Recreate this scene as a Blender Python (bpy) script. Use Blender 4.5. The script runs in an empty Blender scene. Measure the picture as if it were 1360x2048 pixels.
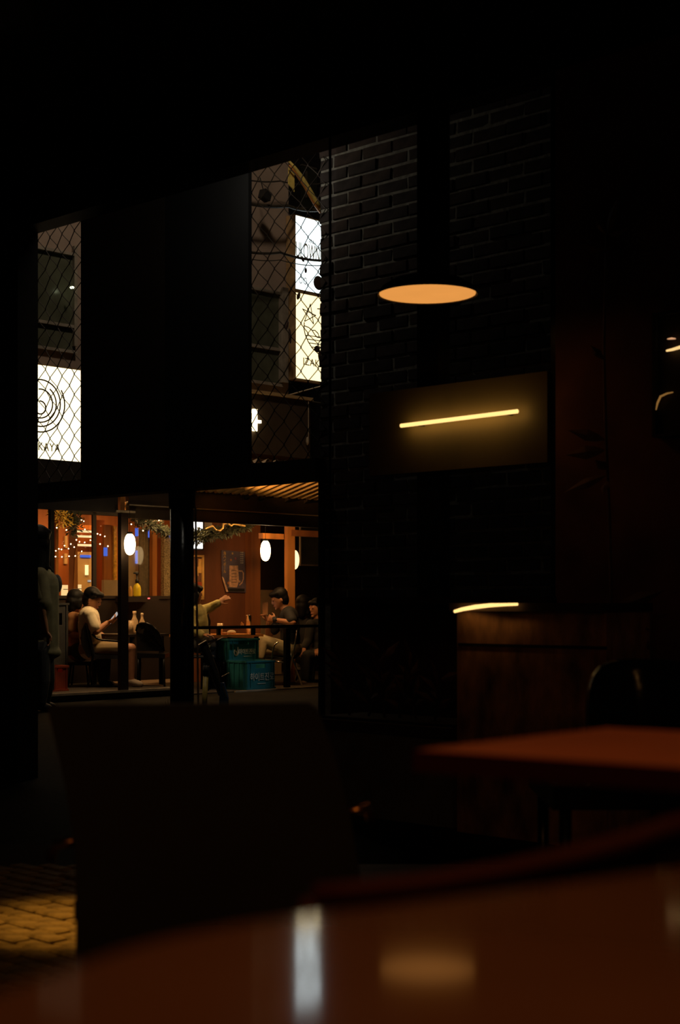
import bpy, math, random
from mathutils import Vector, Matrix
random.seed(7)
S = bpy.context.scene
COL = S.collection
F, EYE = 3000.0, 0.86            # focal length in pixels of the 1360 x 2048 frame, eye height

# ------------------------------------------------------------------ camera, world, exposure, large lights
cd = bpy.data.cameras.new('camera'); cam = bpy.data.objects.new('camera', cd); COL.objects.link(cam)
cam.location = (0, 0, EYE); cam.rotation_euler = (math.pi/2, 0, 0)
cd.sensor_fit = 'VERTICAL'; cd.sensor_height = 36.0; cd.sensor_width = 24.0
cd.lens = F/2048*36.0; cd.shift_y = (1205-1024)/2048.0
cd.clip_start = 0.02; cd.clip_end = 200
cd.dof.use_dof = True; cd.dof.focus_distance = 14.0; cd.dof.aperture_fstop = 5.6
S.camera = cam
W = bpy.data.worlds.new('night'); S.world = W; W.use_nodes = True
W.node_tree.nodes['Background'].inputs[0].default_value = (1.0, 0.82, 0.66, 1)
W.node_tree.nodes['Background'].inputs[1].default_value = 0.0024
vs = S.view_settings
vs.view_transform = 'Standard'; vs.look = 'None'; vs.gamma = 1.0; vs.exposure = 0.0; vs.use_curve_mapping = False

def light(name, kind, loc, col, power, size=0.1, aim=None, spot=None, size_y=None, blend=0.5):
    d = bpy.data.lights.new(name, kind); d.color = col; d.energy = power
    if kind == 'AREA':
        d.size = size
        if size_y: d.shape = 'RECTANGLE'; d.size_y = size_y
    elif kind in ('POINT', 'SPOT'): d.shadow_soft_size = size
    if spot: d.spot_size = spot; d.spot_blend = blend
    o = bpy.data.objects.new(name, d); COL.objects.link(o); o.location = loc
    if aim is not None:
        o.rotation_euler = (Vector(aim)-Vector(loc)).to_track_quat('-Z', 'Y').to_euler()
    return o

# ------------------------------------------------------------------ frames: a along, v across, z up
class Fr:
    def __init__(s, o, A, V): s.o, s.A, s.V = o, A, V
    def a(s, x, v=0.0):
        k = (x-680)/F
        return (k*(s.o[1]+v*s.V[1]) - s.o[0] - v*s.V[0])/(s.A[0]-k*s.A[1])
    def w(s, a, v, z): return Vector((s.o[0]+a*s.A[0]+v*s.V[0], s.o[1]+a*s.A[1]+v*s.V[1], z))
    def Y(s, x, v=0.0): return s.w(s.a(x, v), v, 0).y
    def z(s, x, y, v=0.0): return EYE-(y-1205)/F*s.Y(x, v)
    def p(s, x, y, v=0.0): return s.w(s.a(x, v), v, s.z(x, y, v))
    def ax(s): return Vector((s.A[0], s.A[1], 0)), Vector((s.V[0], s.V[1], 0)), Vector((0, 0, 1))
def nrm(a, b): l = math.hypot(a, b); return (a/l, b/l)
FA = Fr((-280/F*16.5, 16.5), nrm(.695, .719), nrm(-.719, .695))     # tavern front: a right-away, v into the building
PA = Fr((-30/F*7.7, 7.7), nrm(.727, -.686), nrm(-.686, -.727))      # brick and fence line: a right-near, v toward the cafe
QV = 0.6                                                            # cafe window wall stands this far on the cafe side
def at(x, y, d): return Vector(((x-680)/F*d, d, EYE-(y-1205)/F*d))

# ------------------------------------------------------------------ materials
def M(name, col, rough=0.6, metal=0.0, var=0.25, scale=9.0, bump=0.0, spec=0.5, coat=0.0, stretch=None, trans=0.0):
    m = bpy.data.materials.new(name); m.use_nodes = True
    nt = m.node_tree; b = nt.nodes['Principled BSDF']
    tc = nt.nodes.new('ShaderNodeTexCoord'); mp = nt.nodes.new('ShaderNodeMapping')
    nt.links.new(tc.outputs['Object'], mp.inputs[0])
    if stretch: mp.inputs['Scale'].default_value = stretch
    n = nt.nodes.new('ShaderNodeTexNoise'); n.inputs['Scale'].default_value = scale; n.inputs['Detail'].default_value = 4
    nt.links.new(mp.outputs[0], n.inputs['Vector'])
    r = nt.nodes.new('ShaderNodeValToRGB'); nt.links.new(n.outputs['Fac'], r.inputs[0])
    r.color_ramp.elements[0].position = .3; r.color_ramp.elements[1].position = .7
    r.color_ramp.elements[0].color = (*[c*(1-var) for c in col], 1)
    r.color_ramp.elements[1].color = (*[min(1, c*(1+var)) for c in col], 1)
    nt.links.new(r.outputs[0], b.inputs['Base Color'])
    b.inputs['Roughness'].default_value = rough; b.inputs['Metallic'].default_value = metal
    b.inputs['Specular IOR Level'].default_value = spec; b.inputs['Coat Weight'].default_value = coat
    b.inputs['Transmission Weight'].default_value = trans
    if bump:
        bp = nt.nodes.new('ShaderNodeBump'); bp.inputs['Strength'].default_value = bump; bp.inputs['Distance'].default_value = .01
        nt.links.new(n.outputs['Fac'], bp.inputs['Height']); nt.links.new(bp.outputs[0], b.inputs['Normal'])
    return m
def E(name, col, strength, var=0.08, scale=6.0):
    m = bpy.data.materials.new(name); m.use_nodes = True
    nt = m.node_tree; nt.nodes.remove(nt.nodes['Principled BSDF'])
    e = nt.nodes.new('ShaderNodeEmission'); e.inputs[0].default_value = (*col, 1)
    n = nt.nodes.new('ShaderNodeTexNoise'); n.inputs['Scale'].default_value = scale
    mr = nt.nodes.new('ShaderNodeMapRange')
    mr.inputs['To Min'].default_value = strength*(1-var); mr.inputs['To Max'].default_value = strength*(1+var)
    nt.links.new(n.outputs['Fac'], mr.inputs[0]); nt.links.new(mr.outputs[0], e.inputs[1])
    nt.links.new(e.outputs[0], nt.nodes['Material Output'].inputs[0]); return m
def glassy(name, tint, refl, rough=0.0):
    m = bpy.data.materials.new(name); m.use_nodes = True
    nt = m.node_tree; nt.nodes.remove(nt.nodes['Principled BSDF'])
    t = nt.nodes.new('ShaderNodeBsdfTransparent'); t.inputs[0].default_value = (*tint, 1)
    g = nt.nodes.new('ShaderNodeBsdfGlossy'); g.inputs['Roughness'].default_value = rough
    n = nt.nodes.new('ShaderNodeTexNoise'); n.inputs['Scale'].default_value = 3
    mr = nt.nodes.new('ShaderNodeMapRange'); mr.inputs['To Min'].default_value = refl*.7; mr.inputs['To Max'].default_value = refl*1.3
    mx = nt.nodes.new('ShaderNodeMixShader')
    nt.links.new(n.outputs['Fac'], mr.inputs[0]); nt.links.new(mr.outputs[0], mx.inputs[0])
    nt.links.new(t.outputs[0], mx.inputs[1]); nt.links.new(g.outputs[0], mx.inputs[2])
    nt.links.new(mx.outputs[0], nt.nodes['Material Output'].inputs[0]); return m

m_black = M('black_paint', (.010, .009, .008), .65)
m_dark = M('dark_brown_paint', (.020, .013, .008), .7)
m_board = M('brown_board', (.028, .017, .009), .75, scale=3)
m_board2 = M('black_board', (.006, .0055, .005), .7, scale=3)
m_steel = M('dark_steel', (.03, .028, .024), .28, .8, .2, 5)
m_pipe = M('painted_pipe', (.035, .034, .028), .22, .4, .25, 14, .2)
m_glow_board = M('glow_board', (.10, .07, .028), .8, 0, .2, 3)
m_wire = M('fence_wire', (.05, .033, .02), .55, .5, .2)
m_brick = M('brick_clay', (.075, .048, .036), .9, 0, .45, 14, .4)
m_brick2 = M('brick_clay_dark', (.052, .037, .031), .9, 0, .45, 14, .4)
m_mortar = M('mortar', (.42, .39, .32), .95, 0, .3, 30, .5)
m_plaster = M('red_brown_plaster', (.16, .055, .025), .8, 0, .45, 3.5, .2)
m_room = M('room_wall', (.07, .035, .02), .8, 0, .4, 2.5)
m_floor = M('slab', (.06, .045, .032), .5, 0, .3, 4)
m_paver = M('paver', (.38, .26, .10), .7, 0, .45, 25, .5, .1)
m_street = M('asphalt', (.014, .012, .009), .9, 0, .4, 30, .4, .08)
m_table = M('table_top', (.22, .09, .04), .07, 0, .22, 5, 0, .22)
m_rim = M('table_rim', (.07, .008, .004), .65, 0, .3, 5, 0, .15)
m_table2 = M('red_table_top', (.60, .16, .06), .6, 0, .12, 6)
m_chair = M('chair_ply', (.030, .022, .013), .7, 0, .2, 6)
m_copper = M('copper_tube', (.75, .32, .12), .25, 1.0, .1)
m_vinyl = M('black_vinyl', (.010, .009, .009), .2, 0, .2, 9, .35, .25)
m_wood = M('orange_timber', (.55, .22, .055), .5, 0, .3, 6, 0, .4, stretch=(1, 1, .12))
m_wood2 = M('brown_timber', (.30, .105, .035), .5, 0, .3, 6, 0, .4, stretch=(1, 1, .12))
m_wall = M('brown_wall', (.19, .068, .030), .55, 0, .3, 3, 0, .3, stretch=(1, 1, .3))
m_wains = M('dark_wainscot', (.018, .008, .004), .6, 0, .3, 4)
m_deck = M('deck', (.032, .021, .011), .7, 0, .3, 10)
m_fascia = M('fascia', (.045, .030, .016), .55, 0, .3, 5)
m_trimline = M('pale_trim', (.42, .33, .22), .5)
m_corr = M('corrugated_sheet', (.62, .40, .17), .5, 0, .2, 5)
m_concrete = M('facade_render', (.33, .25, .19), .9, 0, .18, 2.5, .1)
m_winframe = M('window_frame', (.30, .26, .20), .6)
m_winglass = M('window_glass_dark', (.10, .105, .07), .25, 0, .35, 3)
m_far = M('far_building', (.05, .045, .04), .9)
m_signbox = M('sign_casing', (.42, .27, .12), .5)
m_ink = M('sign_ink', (.075, .036, .006), .6)
m_ink_faint = M('sign_ink_faint', (.62, .58, .42), .6)
m_signdark = M('fascia_sign', (.085, .055, .03), .6, 0, .2, 4)
m_cable = M('cable', (.035, .028, .018), .6)
m_leafdark = M('dry_leaf', (.05, .025, .015), .7)
m_yflag = M('yellow_cloth', (.75, .58, .14), .7, 0, .2, 20)
m_skin = M('skin', (.46, .20, .095), .5, 0, .08, 20)
m_hair = M('black_hair', (.004, .003, .0025), .6, 0, .3, 40, 0, .25)
m_tee = M('cream_tee', (.86, .74, .52), .85, 0, .08, 12)
m_khaki = M('khaki_cotton', (.36, .25, .12), .85, 0, .12, 12)
m_tan = M('tan_cotton', (.42, .19, .075), .85, 0, .15, 10)
m_sweat = M('lime_knit', (.60, .52, .20), .9, 0, .12, 14)
m_blackcloth = M('black_cotton', (.014, .013, .013), .8)
m_olive = M('olive_cotton', (.20, .17, .085), .9, 0, .2, 12)
m_jean = M('dark_denim', (.035, .036, .038), .9, 0, .2, 20)
m_shoe = M('shoe', (.30, .22, .14), .7)
m_beige = M('beige_trousers', (.52, .42, .24), .85, 0, .15, 10)
m_chrome = M('chrome', (.8, .75, .68), .15, 1.0, .05)
m_teal = M('teal_plastic', (.030, .20, .235), .4, 0, .15, 8)
m_redp = M('red_plastic', (.42, .075, .030), .45, 0, .2, 8)
m_white = M('white_print', (.72, .70, .58), .6)
m_yell = M('yellow_plastic', (.80, .60, .02), .35, 0, .1)
m_orangep = M('orange_plastic', (.62, .30, .05), .4)
m_glassy = M('clear_glassware', (.75, .52, .30), .12, 0, .2, 20)
m_paper = M('tissue', (.75, .60, .40), .8)
m_poster = M('poster_navy', (.11, .085, .12), .5, 0, .45, 6)
m_mug = M('poster_mug', (.62, .36, .22), .5, 0, .35, 30)
m_foam = M('poster_mug_shade', (.20, .11, .07), .5, 0, .35, 30)
m_dot1 = M('poster_orange', (.45, .17, .05), .6)
m_dot2 = M('poster_pink', (.30, .08, .12), .6)
m_dot3 = M('poster_yellow', (.48, .30, .10), .6)
m_frameY = M('yellow_frame', (.72, .42, .12), .5)
m_green = M('garland_leaf', (.030, .036, .016), .7, 0, .5, 30)
m_golden = M('golden_leaf', (.72, .47, .07), .5, 0, .4, 30)
m_ribbon = M('gold_ribbon', (.75, .48, .16), .35, .3)
m_curtain = M('grey_curtain', (.28, .22, .15), .9, 0, .2, 30)
m_stone = M('pebble_wall', (.36, .27, .15), .9, 0, .6, 60, .6)
m_palewall = M('pale_plaster', (.60, .46, .28), .9, 0, .12, 5)
m_greywall = M('olive_plaster', (.34, .26, .14), .9, 0, .15, 5)
m_soil = M('soil', (.03, .02, .012), .95, 0, .4, 40)
m_planter = M('planter_concrete', (.26, .22, .16), .9, 0, .25, 10)
m_leafbrown = M('brown_leaf', (.16, .07, .03), .6, 0, .4, 12)
m_counter = M('mottled_wood', (.56, .24, .10), .6, 0, .85, 9, .2, .3, stretch=(1, 1, .5))
m_blue = M('blue_plastic', (.05, .13, .30), .35)
m_broom = M('bamboo', (.55, .42, .10), .5, 0, .3, 20)
m_grass = M('blade_leaf', (.40, .34, .16), .5)
m_glass = glassy('window_glass', (.96, .95, .93), .035)
m_glass2 = glassy('tavern_glass', (.95, .93, .88), .010)

e_reflected_lamp = E('reflected_lamp_disc', (.82, .325, .07), .95, .06, 3)
e_bulb_cafe = E('lamp_disc_bright', (1, .46, .13), 9.0)
e_led = E('led_warm', (1, .60, .20), 1.6, .1)
e_glint = E('glint_warm', (1, .62, .24), 1.1, .1)
e_white = E('sign_white', (.84, .98, 1.0), 2.4, .1, 3)
e_yellow = E('sign_yellow', (1.0, .80, .42), 1.85, .12, 3)
e_yellow2 = E('sign_cream', (1.0, .86, .56), 2.0, .12, 3)
e_lantern = E('lantern_paper', (1.0, .70, .33), 15.0, .1)
e_lantern_dim = E('lantern_paper_dim', (1.0, .62, .28), 2.2, .2)
e_string = E('string_bulb', (1.0, .66, .36), 9.0)
e_blue = E('blue_neon', (.10, .20, 1.0), .8)
e_shoji = E('shoji_paper', (1.0, .66, .30), 1.15, .06)
e_panel = E('ceiling_panel', (1.0, .70, .35), 1.3)
e_glyph = E('glyph_neon', (1.0, .82, .5), 3.0)
e_red = E('red_led', (1.0, .12, .10), 2.0)
e_phone = E('phone_screen', (.75, .70, .66), .55)
e_street = E('far_lamp', (.9, 1.0, .6), 6.0)

# ------------------------------------------------------------------ mesh helpers
WL = {}
class MB:
    def __init__(s): s.v, s.f = [], []
    def add(s, vs, fs):
        k = len(s.v); s.v += [Vector(v) for v in vs]; s.f += [tuple(i+k for i in f) for f in fs]; return s
    def hexa(s, p):   # 8 points: bottom ring 0-3, top ring 4-7
        return s.add(p, [(3, 2, 1, 0), (4, 5, 6, 7), (0, 1, 5, 4), (1, 2, 6, 5), (2, 3, 7, 6), (3, 0, 4, 7)])
    def box(s, fr, a0, a1, v0, v1, z0, z1):
        c = [(a0, v0), (a1, v0), (a1, v1), (a0, v1)]
        return s.hexa([fr.w(a, v, z0) for a, v in c]+[fr.w(a, v, z1) for a, v in c])
    def wbox(s, x0, x1, y0, y1, z0, z1):
        c = [(x0, y0), (x1, y0), (x1, y1), (x0, y1)]
        return s.hexa([(x, y, z0) for x, y in c]+[(x, y, z1) for x, y in c])
    def pb(s, fr, x0, x1, y0, y1, v, th):
        """box whose face at depth v covers the columns x0..x1 and rows y0..y1 (rows read at the middle column)"""
        xm = (x0+x1)/2
        return s.box(fr, fr.a(x0, v), fr.a(x1, v), v, v+th, fr.z(xm, y1, v), fr.z(xm, y0, v))
    def obox(s, c, X, Y, Z, hx, hy, hz):
        c, X, Y, Z = Vector(c), Vector(X), Vector(Y), Vector(Z)
        q = [(-1, -1), (1, -1), (1, 1), (-1, 1)]
        return s.hexa([c+X*hx*i+Y*hy*j-Z*hz for i, j in q]+[c+X*hx*i+Y*hy*j+Z*hz for i, j in q])
    def tube(s, pts, r, n=8, ends=True):
        pts = [Vector(p) for p in pts]; rs = r if isinstance(r, (list, tuple)) else [r]*len(pts)
        k = len(s.v); up = None
        for i, p in enumerate(pts):
            t = (pts[min(i+1, len(pts)-1)]-pts[max(i-1, 0)])
            if t.length < 1e-9: t = Vector((0, 0, 1))
            t.normalize()
            if up is None: up = t.orthogonal().normalized()
            else:
                up = up-t*up.dot(t)
                up = up.normalized() if up.length > 1e-6 else t.orthogonal().normalized()
            b = t.cross(up)
            for j in range(n):
                an = 2*math.pi*j/n; s.v.append(p+(up*math.cos(an)+b*math.sin(an))*rs[i])
        for i in range(len(pts)-1):
            for j in range(n):
                j2 = (j+1) % n; s.f.append((k+i*n+j, k+i*n+j2, k+(i+1)*n+j2, k+(i+1)*n+j))
        if ends:
            s.f.append(tuple(k+j for j in reversed(range(n)))); e = k+(len(pts)-1)*n; s.f.append(tuple(e+j for j in range(n)))
        return s
    def ell(s, c, r, ax=None, nu=16, nv=10):
        c = Vector(c); X, Y, Z = ax if ax else (Vector((1, 0, 0)), Vector((0, 1, 0)), Vector((0, 0, 1)))
        if not isinstance(r, (list, tuple)): r = (r, r, r)
        k = len(s.v); s.v.append(c+Z*r[2])
        for i in range(1, nv):
            th = math.pi*i/nv
            for j in range(nu):
                ph = 2*math.pi*j/nu
                s.v.append(c+X*r[0]*math.sin(th)*math.cos(ph)+Y*r[1]*math.sin(th)*math.sin(ph)+Z*r[2]*math.cos(th))
        s.v.append(c-Z*r[2]); last = len(s.v)-1
        for j in range(nu):
            j2 = (j+1) % nu; s.f.append((k, k+1+j, k+1+j2)); b = k+1+(nv-2)*nu; s.f.append((b+j, last, b+j2))
        for i in range(nv-2):
            for j in range(nu):
                j2 = (j+1) % nu; p = k+1+i*nu; s.f.append((p+j, p+nu+j, p+nu+j2, p+j2))
        return s
    def cap(s, p, q, r0, r1, n=12):
        p, q = Vector(p), Vector(q); s.tube([p, q], [r0, r1], n); s.ell(p, r0, None, n, 8); s.ell(q, r1, None, n, 8); return s
    def prism(s, poly, off):
        n = len(poly); poly = [Vector(p) for p in poly]; off = Vector(off)
        return s.add(poly+[p+off for p in poly], [tuple(range(n)), tuple(reversed(range(n, 2*n)))]+[(i, i+n, (i+1) % n+n, (i+1) % n) for i in range(n)])
    def lathe(s, c, prof, n=24, close=True):
        c = Vector(c); k = len(s.v)
        for r, z in prof:
            for j in range(n):
                an = 2*math.pi*j/n; s.v.append(c+Vector((r*math.cos(an), r*math.sin(an), z)))
        for i in range(len(prof)-1):
            for j in range(n):
                j2 = (j+1) % n; s.f.append((k+i*n+j, k+i*n+j2, k+(i+1)*n+j2, k+(i+1)*n+j))
        if close:
            s.f.append(tuple(k+j for j in reversed(range(n)))); e = k+(len(prof)-1)*n; s.f.append(tuple(e+j for j in range(n)))
        return s
    def remesh(s, voxel=.01, smooth=3):
        me = bpy.data.meshes.new('tmp'); me.from_pydata([tuple(v) for v in s.v], [], s.f); me.update()
        o = bpy.data.objects.new('tmp', me); COL.objects.link(o)
        r = o.modifiers.new('r', 'REMESH'); r.mode = 'VOXEL'; r.voxel_size = voxel
        if smooth: q = o.modifiers.new('s', 'SMOOTH'); q.iterations = smooth; q.factor = .5
        dg = bpy.context.evaluated_depsgraph_get(); ev = o.evaluated_get(dg).to_mesh()
        s.v = [v.co.copy() for v in ev.vertices]; s.f = [tuple(p.vertices) for p in ev.polygons]
        o.evaluated_get(dg).to_mesh_clear(); bpy.data.objects.remove(o); bpy.data.meshes.remove(me); return s
    def build(s, name, mat, parent=None, smooth=False, origin=None, kind=None):
        if parent is not None: org = WL[parent.name]
        elif origin is not None: org = Vector(origin)
        else:
            xs = [v.x for v in s.v]; ys = [v.y for v in s.v]; zs = [v.z for v in s.v]
            org = Vector(((min(xs)+max(xs))/2, (min(ys)+max(ys))/2, min(zs)))
        me = bpy.data.meshes.new(name); me.from_pydata([tuple(v-org) for v in s.v], [], s.f); me.update()
        import bmesh
        bm = bmesh.new(); bm.from_mesh(me); bmesh.ops.recalc_face_normals(bm, faces=bm.faces); bm.to_mesh(me); bm.free()
        if smooth: me.polygons.foreach_set('use_smooth', [True]*len(me.polygons))
        me.materials.append(mat)
        o = bpy.data.objects.new(name, me); COL.objects.link(o)
        if parent is not None: o.parent = parent
        else: o.location = org
        WL[o.name] = org
        if kind: o['kind'] = kind
        return o
def tag(o, label, cat, group=None):
    o['label'] = label; o['category'] = cat
    if group: o['group'] = group
    return o
def thing(name, label, cat, loc, group=None):
    o = bpy.data.objects.new(name, None); COL.objects.link(o); o.location = loc; o.empty_display_size = .05
    WL[o.name] = Vector(loc); return tag(o, label, cat, group)
def struct(o): o['kind'] = 'structure'; return o
def text_mb(s, c, X, Z, size, sx=1.0, off=.004, spacing=1.0):
    """lettering as thin solid shapes: c the centre, X the reading direction, Z up"""
    cu = bpy.data.curves.new('t', 'FONT'); cu.body = s; cu.size = size; cu.align_x = 'CENTER'; cu.align_y = 'CENTER'
    cu.extrude = off/2; cu.space_character = spacing
    o = bpy.data.objects.new('t', cu); COL.objects.link(o)
    dg = bpy.context.evaluated_depsgraph_get(); me = o.evaluated_get(dg).to_mesh()
    X, Z, c = Vector(X).normalized(), Vector(Z).normalized(), Vector(c); N = X.cross(Z)
    mb = MB(); mb.v = [c+X*v.co.x*sx+Z*v.co.y+N*v.co.z for v in me.vertices]; mb.f = [tuple(p.vertices) for p in me.polygons]
    o.evaluated_get(dg).to_mesh_clear(); bpy.data.objects.remove(o); bpy.data.curves.remove(cu); return mb
def ribbon(mb, pts, N, wid, th):
    """a flat band of width wid along pts on a plane of normal N"""
    pts = [Vector(p) for p in pts]; N = Vector(N).normalized()
    for p, q in zip(pts, pts[1:]):
        t = (q-p); l = t.length
        if l < 1e-6: continue
        t.normalize(); mb.obox((p+q)/2+N*th/2, t, N.cross(t), N, l/2+wid*.3, wid/2, th/2)
    return mb
def sag(p, q, d, n=10):
    p, q = Vector(p), Vector(q); return [p.lerp(q, i/n)-Vector((0, 0, d*4*(i/n)*(1-i/n))) for i in range(n+1)]

fX, fV, UP = FA.ax(); pX, pV, _ = PA.ax()

# ================================================================== THE SETTING
# ---- cafe shell
zH = PA.z(640, 305, QV-.14)                                 # window head
struct(MB().wbox(-3.2, 4.2, -2.5, 5.0, -.12, -.012).build('floor', m_floor))
struct(MB().box(PA, -4.2, 3.0, QV-.4, QV+9, 3.35, 3.45).build('ceiling', m_black))
struct(MB().box(PA, PA.a(-420, QV), PA.a(1500, QV), QV-.14, QV, zH, 3.36).build('wall_header', m_black))
struct(MB().box(PA, PA.a(-420, QV), PA.a(76, QV-.14), QV-.14, QV, -.15, zH).build('wall_left', m_dark))
struct(MB().box(PA, PA.a(1111, QV), PA.a(1600, QV), QV-.14, QV, -.15, zH).build('wall_right', m_plaster))
zS = PA.z(850, 1194, QV)
w = struct(MB().box(PA, PA.a(655, QV), PA.a(1112, QV), QV-.12, QV-.02, -.15, zS).build('wall_below_window', m_room))
struct(MB().box(PA, PA.a(652, QV), PA.a(1113, QV), QV-.16, QV+.06, zS-.03, zS).build('trim_1', m_dark))
# glazed window in the cafe wall
wn = bpy.data.objects.new('window_1', None); COL.objects.link(wn); wn.location = PA.w(.7, QV, zS); WL[wn.name] = Vector(wn.location); wn['kind'] = 'structure'
for x0, x1 in ((654.5, 657), (831, 873), (1098, 1112)):
    MB().box(PA, PA.a(x0, QV), PA.a(x1, QV), QV-(.02 if x1 < 700 else .09), QV-.01, zS, zH).build('window_post', m_steel, wn)
MB().box(PA, PA.a(658, QV), PA.a(826, QV), QV-.055, QV-.049, zS, zH).build('pane', m_glass, wn)
MB().box(PA, PA.a(873, QV), PA.a(1098, QV), QV-.055, QV-.049, zS, zH).build('pane', m_glass, wn)
# pavers of the terrace floor, each one laid at 45 degrees to the view
fl = struct(MB().wbox(-1.9, -.25, 2.9, 5.4, -.03, -.011).build('floor_pavers', m_soil))
pm = None
for i in range(-24, 25):
    for j in range(-34, 35):
        cx = -1.05+(i*.135+(.0675 if j % 2 else 0))*pX.x + j*.062*pV.x
        cy = 4.1+(i*.135+(.0675 if j % 2 else 0))*pX.y + j*.062*pV.y
        if not (-1.30 < cx < -.32 and 3.10 < cy < 4.90): continue
        if pm is None:
            mb = MB(); h = .062; q = .026
            for (hx, hy, z) in ((h, q, -.012), (h, q, .006), (h-.006, q-.006, .012)):
                mb.v += [pX*hx*sx+pV*hy*sy+UP*z for sx, sy in ((-1, -1), (1, -1), (1, 1), (-1, 1))]
            for l in (0, 4):
                for e in range(4): mb.f.append((l+e, l+(e+1) % 4, l+4+(e+1) % 4, l+4+e))
            mb.f.append((8, 9, 10, 11))
            o = mb.build('paver', m_paver, fl); pm = o.data
            o.location = Vector((cx, cy, random.uniform(-.003, .003)))-WL[fl.name]+Vector((0, 0, 0)); 
            # mesh was centred on the floor origin: shift back
            for v in pm.vertices: v.co += WL[fl.name]
            continue
        o = bpy.data.objects.new('paver', pm); COL.objects.link(o); o.parent = fl
        o.location = Vector((cx, cy, random.uniform(-.004, .004)))-WL[fl.name]
        o.rotation_euler = (random.uniform(-.012, .012), random.uniform(-.012, .012), 0)
# ---- street
struct(MB().wbox(-14, 16, 5.0, 40, -.30, -.15).build('street', m_street))
# ---- brick and fence line
WH = PA.z(640, 285, 0)+.35
bw = struct(MB().box(PA, PA.a(641), PA.a(1200), -.2, -.004, -.15, WH).build('wall_brick', m_mortar))
bm1, bm2, bh = None, None, None
zc = .80; course = 0; a_left, a_right = PA.a(640), PA.a(1125)
def brick_mesh(L, mat, seed):
    r = random.Random(seed); h = .0285; mb = MB(); hv = .05
    for k, (dl, dh, v) in enumerate(((0, 0, -2*hv), (0, 0, -.004), (-.004, -.004, .002))):
        mb.v += [pX*((L/2+dl)*sx+r.uniform(-.0025, .0025))+UP*((h+dh)*sz+r.uniform(-.0015, .0015))+pV*(v+(r.uniform(-.002, .002) if k == 2 else 0))
                 for sx, sz in ((-1, -1), (1, -1), (1, 1), (-1, 1))]
    for l in (0, 4):
        for e in range(4): mb.f.append((l+e, l+(e+1) % 4, l+4+(e+1) % 4, l+4+e))
    mb.f += [(8, 9, 10, 11), (3, 2, 1, 0)]
    me = bpy.data.meshes.new('brick'); me.from_pydata([tuple(v) for v in mb.v], [], mb.f); me.materials.append(mat); me.update(); return me
BM = [brick_mesh(.19, m_brick if i % 2 else m_brick2, i) for i in range(6)]; BH = [brick_mesh(.09, m_brick if i % 2 else m_brick2, 20+i) for i in range(3)]
nb = 0; zc = zS-.02
while zc < WH-.07:
    a = a_left+random.uniform(-.008, .006); half = course % 2
    while a < a_right:
        L = .09 if (half and a < a_left+.05) else .19
        o = bpy.data.objects.new('brick', random.choice(BH if L < .1 else BM)); COL.objects.link(o); o.parent = bw
        o.location = PA.w(a+L/2, random.uniform(-.005, .005), zc+.0335)-WL[bw.name]; nb += 1
        a += L+.01
    zc += .067; course += 1
# board added in the window to carry the glow of the reflected strip
MB().box(PA, PA.a(742, QV), PA.a(1098, QV), QV-.012, QV+.012, PA.z(900, 940, QV), PA.z(900, 768, QV)).build('glow_board', m_glow_board, wn)
# post and beam frame of the fence
zB0, zB1 = PA.z(420, 976, .04), PA.z(497, 930, .04)
struct(MB().box(PA, PA.a(40), PA.a(652), -.06, .08, zB0, zB1).build('beam', m_dark))
# fence
fz0, fz1 = zB1-.03, WH
fa0, fa1 = PA.a(66), PA.a(650)
fe = tag(thing('chain_link_fence', '', '', PA.w((fa0+fa1)/2, 0, fz0)), 'brown wire chain-link fence between the beam and the eave', 'fence')
p_, h_ = .0625, .125; i = 0
while fa0+i*p_ < fa1:
    pts = []; k = 0; z = fz0
    while z < fz1:
        r = (k+i) % 2
        pts.append(PA.w(fa0+(i+r)*p_+(.003 if r else -.003), .006 if (k % 2) else -.006, z)); z += h_/2; k += 1
    MB().tube(pts, .0034, 5).build('wire', m_wire, fe); i += 1
MB().tube([PA.w(fa0, 0, fz1-.02), PA.w(fa1, 0, fz1-.02)], .018, 10).build('top_rail', m_steel, fe)
# boards hung in front of the fence
zT = WH-.02
tag(MB().box(PA, PA.a(163, .05), PA.a(331, .05), .03, .055, zB1, zT).build('notice_board', m_board), 'tall brown board covering the fence nearer the ringed sign', 'board')  # lighter brown stands for a reflection over this dark board
tag(MB().box(PA, PA.a(331, .05), PA.a(498, .05), .03, .055, zB1, zT).build('notice_board', m_board2), 'tall black board covering the fence above the drainpipe', 'board')
# pipe post
pp = thing('pipe_post', 'thick glossy dark metal pipe post holding up the fence beam', 'post', PA.p(365, 1450, .0))
pc = PA.w(PA.a(364), 0, 0)
MB().lathe((pc.x, pc.y, 0), [(.068, -.15), (.066, zB0+.02)], 28).build('shaft', m_pipe, pp, True)
MB().lathe((pc.x, pc.y, 0), [(.074, zB0-.10), (.076, zB0-.02), (.074, zB0)], 28).build('collar', m_pipe, pp, True)
MB().tube([PA.p(391, 1012, .03), PA.p(397, 1440, .03)], .006, 6).build('conduit', m_trimline, pp)
tag(MB().tube([PA.w(PA.a(657), .05, -.15), PA.w(PA.a(657), .05, zB0)], .018, 10).build('drain_pipe', m_pipe), 'thin dark pipe running down the end of the brick wall', 'pipe')

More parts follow.
